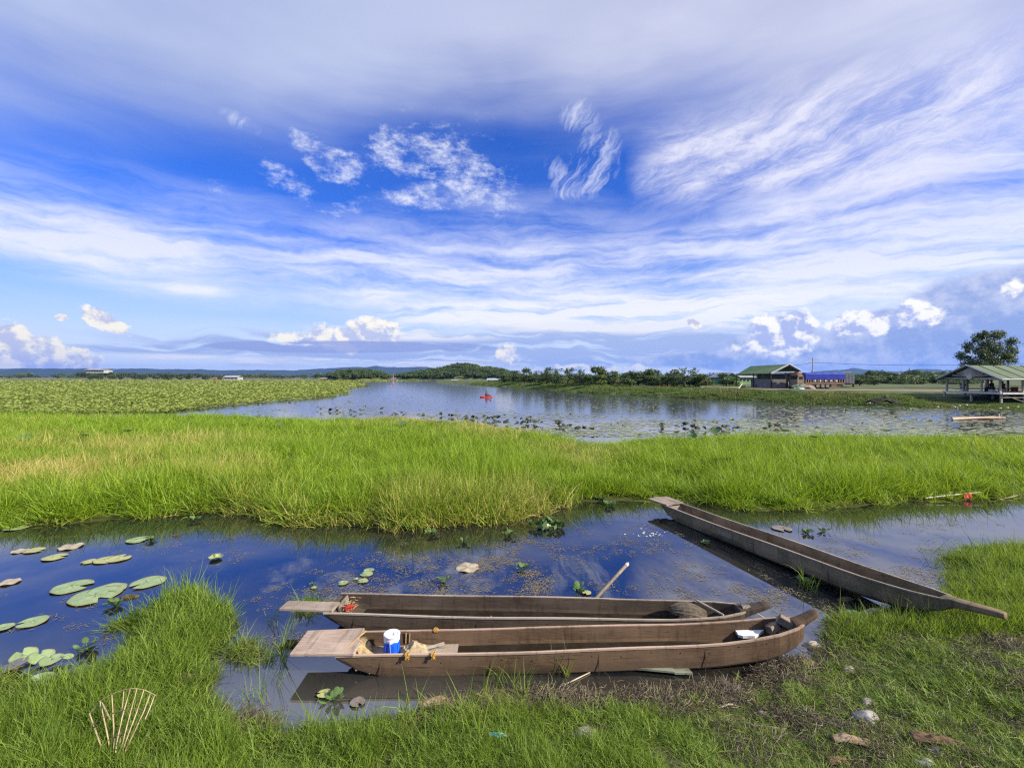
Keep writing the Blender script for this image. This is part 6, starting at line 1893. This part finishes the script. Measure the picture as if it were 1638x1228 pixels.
# ---- trees one can tell apart
def make_tree(kind, seed, nleaf=900, leaf=.13, mat=tree_dark):
    """unit tree: 1 m high; root > trunk, crown"""
    r = np.random.default_rng(seed)
    q = MB(); lobes = []; rad = []
    if kind == 'round': nl, spread, low = 14, .30, .16
    elif kind == 'wide': nl, spread, low = 14, .42, .40
    elif kind == 'feather': nl, spread, low = 16, .36, .10
    else: nl, spread, low = 11, .17, .42
    top = (0, 0, .52); q.tube([(0, 0, -.06), (.01, 0, .2), (-.01, .01, .42), top], [.035, .028, .022, .014], 7)
    for k in range(nl):
        a = 2 * pi * k / nl * 1.618 * 1.0 + r.random(); rr_ = spread * (.25 + .75 * r.random() ** .6); z = low + (1 - low) * (.10 + .76 * r.random())
        if kind == 'wide': z = low + (.92 - low) * (.35 + .55 * r.random())
        c = (math.cos(a) * rr_, math.sin(a) * rr_, z); lobes.append(c); rad.append((.13 + .09 * r.random()) * (1.0 if kind != 'tall' else .8))
        m_ = (c[0] * .5, c[1] * .5, .30 + (z - .30) * .55); q.tube([(0, 0, .24 + .2 * r.random()), m_, c], [.016, .010, .004], 5)
    lobes.append((0, 0, .88)); rad.append(.13)
    if kind == 'feather':
        for k in range(7): a = r.random() * 6.3; lobes.append((math.cos(a) * .33, math.sin(a) * .33, .62 + .3 * r.random())); rad.append(.07)
    return q.mesh('trunk', bark, True), leaf_cloud('crown', mat, seed, lobes, rad, nleaf, leaf, .55, .85, .45)


TREES = {}
for kd in ('round', 'wide', 'feather', 'tall'):
    for v in range(3):
        TREES[kd, v] = make_tree(kd, 900 + 7 * v + hash(kd) % 1 + {'round': 0, 'wide': 30, 'feather': 60, 'tall': 90}[kd], 1300, {'round': .085, 'wide': .085, 'feather': .07, 'tall': .065}[kd], tree_dark if (v != 1) else tree_light)


def tree(name, label, px, Y, py_top, wpx, kind, v=0, group=None, base=None):
    z0 = max(gz((px - 819) / F * Y, Y), .6) if base is None else base
    h = zat(py_top, Y) - z0; tr, cr = TREES[kind, v % 3]
    t = thing(name, label, 'tree', ((px - 819) / F * Y, Y, z0), random.random() * 6.28, group)
    ws = wpx / F * Y / ({'round': .78, 'wide': 1.05, 'feather': .95, 'tall': .52, 'bush': .78}[kind])
    t.scale = (ws, ws, h / .98)
    a = bpy.data.objects.new('trunk', tr); C.objects.link(a); a.parent = t
    b_ = bpy.data.objects.new('crown', cr); C.objects.link(b_); b_.parent = t
    return t


random.seed(31)
for k in range(3): TREES['bush', k] = (TREES['round', k][0], TREES['round', k][1])
GR = 'trees on the far bank'
for i, (px, Y, top, w, kd, v) in enumerate([(812, 182, 597, 20, 'feather', 0), (828, 168, 592, 26, 'feather', 2), (846, 156, 589, 24, 'round', 0), (862, 144, 592, 26, 'feather', 0), (880, 128, 586.5, 26, 'feather', 2), (898, 124, 588, 30, 'feather', 0),
        (914, 120, 587.5, 26, 'feather', 2), (928, 118, 590, 20, 'feather', 0), (944, 114, 599, 26, 'round', 1), (838, 160, 601, 22, 'round', 1), (868, 138, 602, 24, 'round', 1), (905, 116, 601, 26, 'feather', 1)]):
    tree('bank_tree', 'feathery dark green tree in the close row on the far bank right of the hills', px, Y, top, w, kd, v, 'close row of feathery trees')
for (px, Y, top, w, kd, v, lb) in [(957, 116, 585.5, 30, 'wide', 0, 'flat topped dark tree rising above the row on the far bank'), (980, 110, 592.5, 22, 'round', 2, 'round dark tree beside the flat topped one'),
        (958, 106, 598.5, 30, 'round', 1, 'light green bush tree in front of the flat topped tree'), (1008, 100, 594, 36, 'round', 0, 'broad dark green tree between the flat topped tree and the salmon house'),
        (1042, 104, 590.5, 34, 'wide', 2, 'wide crowned tree behind the salmon house'), (1046, 96, 600, 32, 'round', 1, 'pale green shrub tree in front of the salmon house'),
        (1094, 92, 587.5, 46, 'feather', 0, 'big feathery dark tree at the right end of the bank row'), (1074, 95, 592, 22, 'feather', 2, 'slim feathery tree touching the biggest one of the row'), (1122, 92, 597, 30, 'feather', 1, 'lower feathery tree right of the biggest one'),
        (1162, 96, 597, 28, 'round', 0, 'dark bushy tree in front of the green fronted house'), (1176, 98, 603, 18, 'round', 1, 'small pale bush beside the green fronted house'),
        (1392, 150, 592, 14, 'tall', 0, 'slender tall tree with a bare lower stem beyond the lorry'), (1426, 155, 596, 18, 'tall', 2, 'medium pointed tree behind the dirt road'), (1411, 160, 601, 10, 'tall', 1, 'small tree left of the pointed one behind the dirt road'),
        (1440, 150, 603, 26, 'round', 1, 'low pale green tree right of the pointed one'), (1502, 140, 603, 9, 'tall', 1, 'narrow bright tree just left of the pavilion'), (1375, 110, 605, 26, 'round', 2, 'low dark bush right of the lorry'),
        (1398, 112, 607, 24, 'round', 0, 'second low bush right of the lorry'), (1460, 200, 603, 20, 'round', 0, 'rounded dark tree in the middle of the wood behind the road'), (1486, 200, 602, 18, 'round', 2, 'rounded tree at the right of the wood behind the road')]:
    tree('bank_tree', lb, px, Y, top, w, kd, v)
rb = random.Random(8)
BUSHL = ['low %s bush between the trees of the far bank' % c for c in ('bright green', 'dark green')]
for i in range(34):
    px = 808 + 322 * i / 33 + rb.uniform(-4, 4); Yb = float(np.interp(px, [808, 850, 930, 1130], [180, 154, 125, 90])); v = rb.choice((0, 1, 1, 2))
    tree('bank_bush', BUSHL[0 if v == 1 else 1], px, Yb, rb.uniform(599, 605), rb.uniform(18, 30), 'bush', v, 'bushes among the far bank trees')
for i, (px, top, w) in enumerate([(130, 594.5, 16), (144, 596.5, 14), (158, 596.5, 14), (170, 592.5, 16), (180, 595, 12), (192, 597, 14), (204, 596, 16), (216, 596, 14), (228, 598, 15), (240, 597, 15), (252, 597, 14), (264, 598, 15), (276, 597.5, 14), (289, 598, 15), (303, 596.5, 16), (316, 597, 14), (328, 600, 12), (270, 600, 16), (150, 599, 16), (350, 602.5, 10), (388, 604, 8)]):
    tree('grove_tree', 'round dark tree in the low grove on the far left shore', px, 385 + (i * 7) % 25, top, w, 'round' if i % 3 else 'wide', i % 3 if i % 3 != 1 else 0, 'grove on the far left shore', base=.8)
for i, (px, top, w) in enumerate([(533, 598, 12), (546, 594.5, 14), (556, 593, 14), (568, 594, 14), (580, 595.5, 14), (592, 598, 13), (603, 600, 12)]):
    tree('hill_tree', 'dark tree along the crest of the nearer wooded hill', px, 420, top, w, 'round', 0, 'crest trees of the nearer hill', base=2.0)

# ---- the large tree behind the pavilion, built in detail
def big_tree():
    r = np.random.default_rng(77); Y = 84; z0 = 1.3; k = Y / F
    cxw = (1579 - 819) * k; t = thing('large_tree', 'large full crowned tree standing alone behind the pavilion', 'tree', (cxw, Y, z0))
    q = MB(); lobes = []; rad = []
    ctr = [(-34, 583, 14), (-26, 568, 15), (-36, 572, 8), (-14, 552, 15), (-4, 538, 14), (12, 536, 13), (22, 548, 14), (30, 562, 14), (38, 556, 8), (36, 576, 13), (0, 560, 18), (14, 570, 17), (-10, 580, 17), (4, 590, 18), (26, 590, 14), (-24, 592, 12), (-20, 545, 8), (40, 548, 6), (2, 532, 8), (-38, 562, 6), (34, 597, 10)]
    for dx, py, rp in ctr:
        for s in ((-.5, .5) if rp > 10 else (0,)):
            c = np.array([dx * k + r.normal() * .2, s * rp * k * 2.0 + r.normal() * .4, zat(py, Y) - z0]); c[0] *= .84; lobes.append(tuple(c)); rad.append(rp * k * .66)
    q.tube([(0, 0, -.2), (.1, 0, 1.2), (-.1, .1, 2.6), (.1, 0, 4.4), (0, 0, 6.4)], [.38, .30, .24, .16, .06], 9)
    for c in lobes[::1]:
        z1 = max(.8, c[2] * .42 + r.random() * .5); q.tube([(0, 0, z1), (c[0] * .45, c[1] * .45, z1 + (c[2] - z1) * .55), c], [.11, .07, .02], 5)
    obj('trunk', q, simple('pale_bark', (.42, .38, .32), (.22, .19, .15), .85, 3), t, True)
    obj('crown', leaf_cloud('crown', tree_dark, 5, lobes, rad, 15000, .34, .42, .9, .35), None, t)
big_tree()

# ---- bamboo with a red cloth lying at the reed edge on the right
bt = thing('bamboo_stick', 'pale bamboo stick lying along the foot of the reeds at the right', 'stick', tuple(P(1545, 792, .12)), R(4))
q = MB(); q.tube([(-.55, 0, .0), (.55, .08, .06)], .018, 6); q.tube([(-.6, 0, 0), (-1.2, -.05, -.04)], .022, 6); obj('stem', q, MATS['bamboo_pale'], bt)
q = MB(); rings = []
for i in range(6):
    u = i / 5; rings.append([(-.12 + .26 * u, -.03, .06 + .01 * math.sin(i * 2)), (-.10 + .22 * u, -.06 + .02 * math.sin(i * 3), -.06), (-.07 + .16 * u, -.04, -.13 - .02 * math.sin(i * 2.2))])
q.loft(rings, False, False); o = obj('red_rag', q, simple('orange_red_cloth', (.62, .10, .05), (.42, .06, .035), .8, 14)); sd = o.modifiers.new('t', 'SOLIDIFY'); sd.thickness = .01; o.location = bt.location
tag(o, 'orange red rag hanging from the bamboo stick at the reed edge', 'rag')

# ================================================================== THE NEAR BANK
# fan of split bamboo: what is left of a round fish basket
# the ribs spread from a gathered foot, tied by three hoops
base = G(183, 1240); base.z -= .02
fan = thing('basket_frame', 'broken fan of split bamboo ribs, the remains of a basket, standing in the grass', 'basket', tuple(base))
yb = base.y + .12
def fpt(px, py, dy=0.0):
    Y = yb + dy; return Vector(((px - 819) / F * Y, Y, EYE - (py - HOR) / F * Y)) - base
bam = simple('split_bamboo', (.46, .38, .24), (.26, .19, .11), .7, 9, .3, .003, stretch=(3, 3, 1))
bamd = simple('old_hoop', (.20, .14, .08), (.11, .075, .045), .8, 12)
ribs = [((143, 1140), (164, 1200)), ((160, 1121), (180, 1222)), ((179, 1111), (182, 1215)), ((163, 1123), (176, 1150)), ((198, 1105), (190, 1222)), ((208, 1102), (186, 1190)), ((219, 1101), (198, 1180)), ((230, 1103), (206, 1172)), ((241, 1107), (216, 1168)), ((247, 1112), (232, 1150))]
for i, ((ax, ay), (bx, by)) in enumerate(ribs):
    mx, my = (ax + bx) / 2 + 1.5 * math.sin(i), (ay + by) / 2
    foot = fpt(bx + (183 - bx) * .8, by + (1228 - by) * .9, -.02)
    q = MB(); pts = [fpt(ax, ay, .16), fpt(mx, my, .10), fpt(bx, by, .03)] + ([foot] if i not in (3, 9) else [])
    q.tube(pts, [.0042, .0052, .0052, .0045][:len(pts)], 5); obj('bamboo_rib', q, bam, fan)
for pts_, m_, dy in (([(143, 1141), (152, 1131), (165, 1117), (182, 1108), (200, 1102), (216, 1100), (232, 1103), (250, 1112)], bam, .17), ([(146, 1160), (160, 1150), (176, 1141), (192, 1136), (208, 1133), (222, 1133), (232, 1137)], bamd, .11), ([(158, 1195), (172, 1184), (188, 1175), (200, 1172), (212, 1173)], bamd, .05)):
    q = MB(); q.tube([fpt(a_, b_, dy) for a_, b_ in pts_], .0028, 5); obj('hoop', q, m_, fan)

# ---- stones
stone_l = simple('pale_stone', (.36, .34, .32), (.20, .19, .175), .9, 9, .6, .01); stone_w = simple('chalky_stone', (.42, .38, .31), (.26, .23, .18), .9, 9, .5, .01)
def stone(px, py, wpx, hpx, mat, label, seed, name='stone', dpx=None):
    p = G(px, py); k = p.y / F; w = wpx * k; h = hpx * k
    me_ = bpy.data.meshes.new(name); r = np.random.default_rng(seed); q = MB(); n, m = 16, 9; rings = []
    for i in range(m):
        th = pi * (i + .02) / (m - 1 + .04); ring = []
        for j in range(n):
            ph = 2 * pi * j / n; d = np.array([math.sin(th) * math.cos(ph), math.sin(th) * math.sin(ph), math.cos(th)])
            f = 1 + .55 * (mnoise.noise(Vector(d * 1.4) + Vector((seed, 0, 0)))) + .10 * mnoise.noise(Vector(d * 4) + Vector((0, seed, 0)))
            ring.append((d[0] * w / 2 * f, d[1] * w * .36 * f, max(-.3 * h, d[2] * h * .55 * f)))
        rings.append(ring)
    q.loft(rings); o = obj(name, q, mat, None, True); o.location = (p.x, p.y, p.z + h * .08); o.rotation_euler = (0, 0, r.random() * .4)
    return tag(o, label, name)


stone(1386, 1152, 40, 18, stone_l, 'rounded pale grey stone on the bare patch of the bank', 1)
stone(938, 1176, 44, 12, simple('flat_stone', (.27, .25, .20), (.17, .16, .12), .95, 8), 'flat grey brown stone sunk in the grass below the canoes', 2)
stone(1483, 1226, 34, 14, stone_l, 'grey stone cut by the bottom edge of the picture', 3)
stone(1389, 1124, 22, 10, stone_w, 'cream stone half buried above the rounded grey one', 4)
stone(1358, 1073, 24, 10, stone_w, 'tan stone lying in the grass right of the litter', 5)
stone(1241, 1080, 26, 13, stone_w, 'white stone at the muddy water line', 6)
stone(1250, 1092, 18, 9, stone_l, 'grey pebble below the white one at the water line', 7)
stone(1299, 1033, 26, 10, stone_w, 'pale stone just under the bow of the front canoe', 8)
stone(1220, 1143, 20, 9, stone_w, 'whitish lump on the bare brown earth', 9)
stone(1510, 1191, 16, 8, simple('shell_white', (.75, .72, .68), None, .6), 'small white shell on the brown bark at the right', 10, 'shell')
stone(1459, 1190, 9, 9, simple('red_ball', (.45, .06, .05), (.35, .04, .04), .5), 'little red ball at the end of the brown bark', 11, 'ball')
stone(1497, 1203, 30, 10, simple('dark_stone', (.14, .13, .13), (.09, .085, .08), .9, 8), 'dark stone under the brown bark', 12)
# white plastic bottle fragment
pb = G(1262, 1072); q = MB(); q.tube([(-.055, 0, .02), (-.04, 0, .022), (.04, 0, .022), (.05, 0, .02)], [.010, .019, .019, .012], 10); o = obj('plastic_piece', q, MATS['white_plastic'], None, True); o.location = pb; o.rotation_euler = (0, 0, R(100)); tag(o, 'white plastic piece standing among the litter by the bow', 'plastic')
# crushed drink bottle with a blue label
bp = G(797, 1184); bo = thing('plastic_bottle', 'crushed clear bottle with a blue and green label in the grass', 'bottle', (bp.x, bp.y, bp.z + .045), R(-6))
q = MB(); o = obj('bottle_body', q.lathe([(.012, -.085), (.026, -.08), (.024, -.05), (.027, -.02), (.025, .02), (.027, .05), (.012, .075), (.010, .09)], n=14), simple('clear_plastic', (.35, .50, .48), (.25, .38, .37), .15, 4, spec=.7), bo, True); o.rotation_euler = (0, R(90), 0); o.scale = (.7, 1, 1)
q = MB(); o = obj('label', q.lathe([(.0275, -.045), (.0285, .0), (.0275, .03)], n=14), simple('blue_label', (.03, .42, .55), (.10, .55, .35), .4, 30), bo, True); o.rotation_euler = (0, R(90), 0); o.scale = (.72, 1.02, 1)
# dead leaves
def dry_curl(px, py, wpx, hpx, mat, label, seed, rz=0.0, lift=.03, name='dry_leaf', cat='leaf'):
    p = G(px, py); k = p.y / F
    return crumple(name, label, cat, (p.x, p.y, p.z + lift), (wpx * k, hpx * k * 1.0, wpx * k * .13), mat, seed, rz, .7, 20)


tanleaf = simple('tan_leaf', (.34, .26, .17), (.18, .12, .07), .85, 16, .5, .004); brownbark = simple('brown_bark', (.20, .12, .07), (.09, .055, .035), .9, 12, .6, .006, stretch=(1, 5, 1))
dry_curl(1362, 1190, 62, 20, tanleaf, 'twisted pale dry leaf in the grass below the grey stone', 21, R(-14))
dry_curl(1506, 1194, 88, 26, brownbark, 'long strip of brown bark at the lower right', 22, R(-22), name='bark_strip', cat='bark')
dry_curl(691, 1128, 46, 22, tanleaf, 'folded tan leaf lying at the water edge', 23, R(22))
dry_curl(1292, 1064, 26, 30, brownbark, 'curled brown leaf by the litter under the bow', 24, R(60))
dry_curl(1340, 1222, 34, 18, brownbark, 'tuft of brown husk at the bottom edge', 25, 0, name='husk', cat='husk')
dry_curl(1395, 984, 40, 12, simple('green_tan_leaf', (.36, .38, .20), (.22, .24, .11), .8, 14), 'pale green leaf curled against the mossy canoe', 26, R(18), .05)
dry_curl(1368, 985, 30, 14, simple('wet_green_leaf', (.10, .20, .07), (.06, .13, .045), .6, 14), 'wet dark green leaf beside the curled pale one', 27, R(-40), .04)
dry_curl(815, 1118, 16, 9, simple('pink_scrap', (.50, .33, .36), (.38, .25, .27), .8), 'pinkish scrap in the grass near the water', 28, 0, .03, 'paper_scrap', 'scrap')
dry_curl(1375, 1012, 20, 9, greyleaf, 'grey scrap in the grass under the mossy canoe', 29, 0, .03, 'paper_scrap', 'scrap')
# sticks
def stick(px0_, py0_, px1_, py1_, r_, mat, label, lift=.02, kink=.0, name='stick'):
    a = G(px0_, py0_); b = G(px1_, py1_); a.z += lift; b.z += lift; m_ = a.lerp(b, .5) + Vector((kink, kink, abs(kink) * .6))
    q = MB(); q.tube([a, m_, b], [r_, r_ * 1.05, r_ * .85], 8); return tag(obj(name, q, mat, None, True), label, 'stick')


pw = MATS['pale_wood']; bw = MATS['pole_wood']
stick(1181, 1162, 1256, 1170, .017, bw, 'thick brown stick lying in the grass at the lower right')
stick(1148, 1136, 1178, 1130, .009, pw, 'short pale stick on the litter near the brown earth', kink=.02)
stick(899, 1098, 944, 1076, .007, pw, 'thin pale twig half in the shadowed water', .01)
stick(1170, 1112, 1204, 1130, .012, bw, 'brown branch piece in the washed up litter')
stick(755, 1112, 773, 1120, .006, simple('yellow_stalk', (.55, .42, .08), None, .7), 'yellow stalk near the pink scrap', .04)
stick(1430, 1141, 1520, 1149, .005, pw, 'long thin twig crossing the bare patch')
stick(1462, 1119, 1500, 1150, .004, bw, 'thin dark twig over the bare patch')
stick(690, 1128, 660, 1100, .003, pw, 'reddish bent dry stem at the water edge', .02)
stick(1505, 1180, 1552, 1210, .006, brownbark, 'thin strip beside the brown bark')
stick(1600, 800, 1640, 790, .012, pw, 'thin pale stick at the foot of the reeds at the right edge')
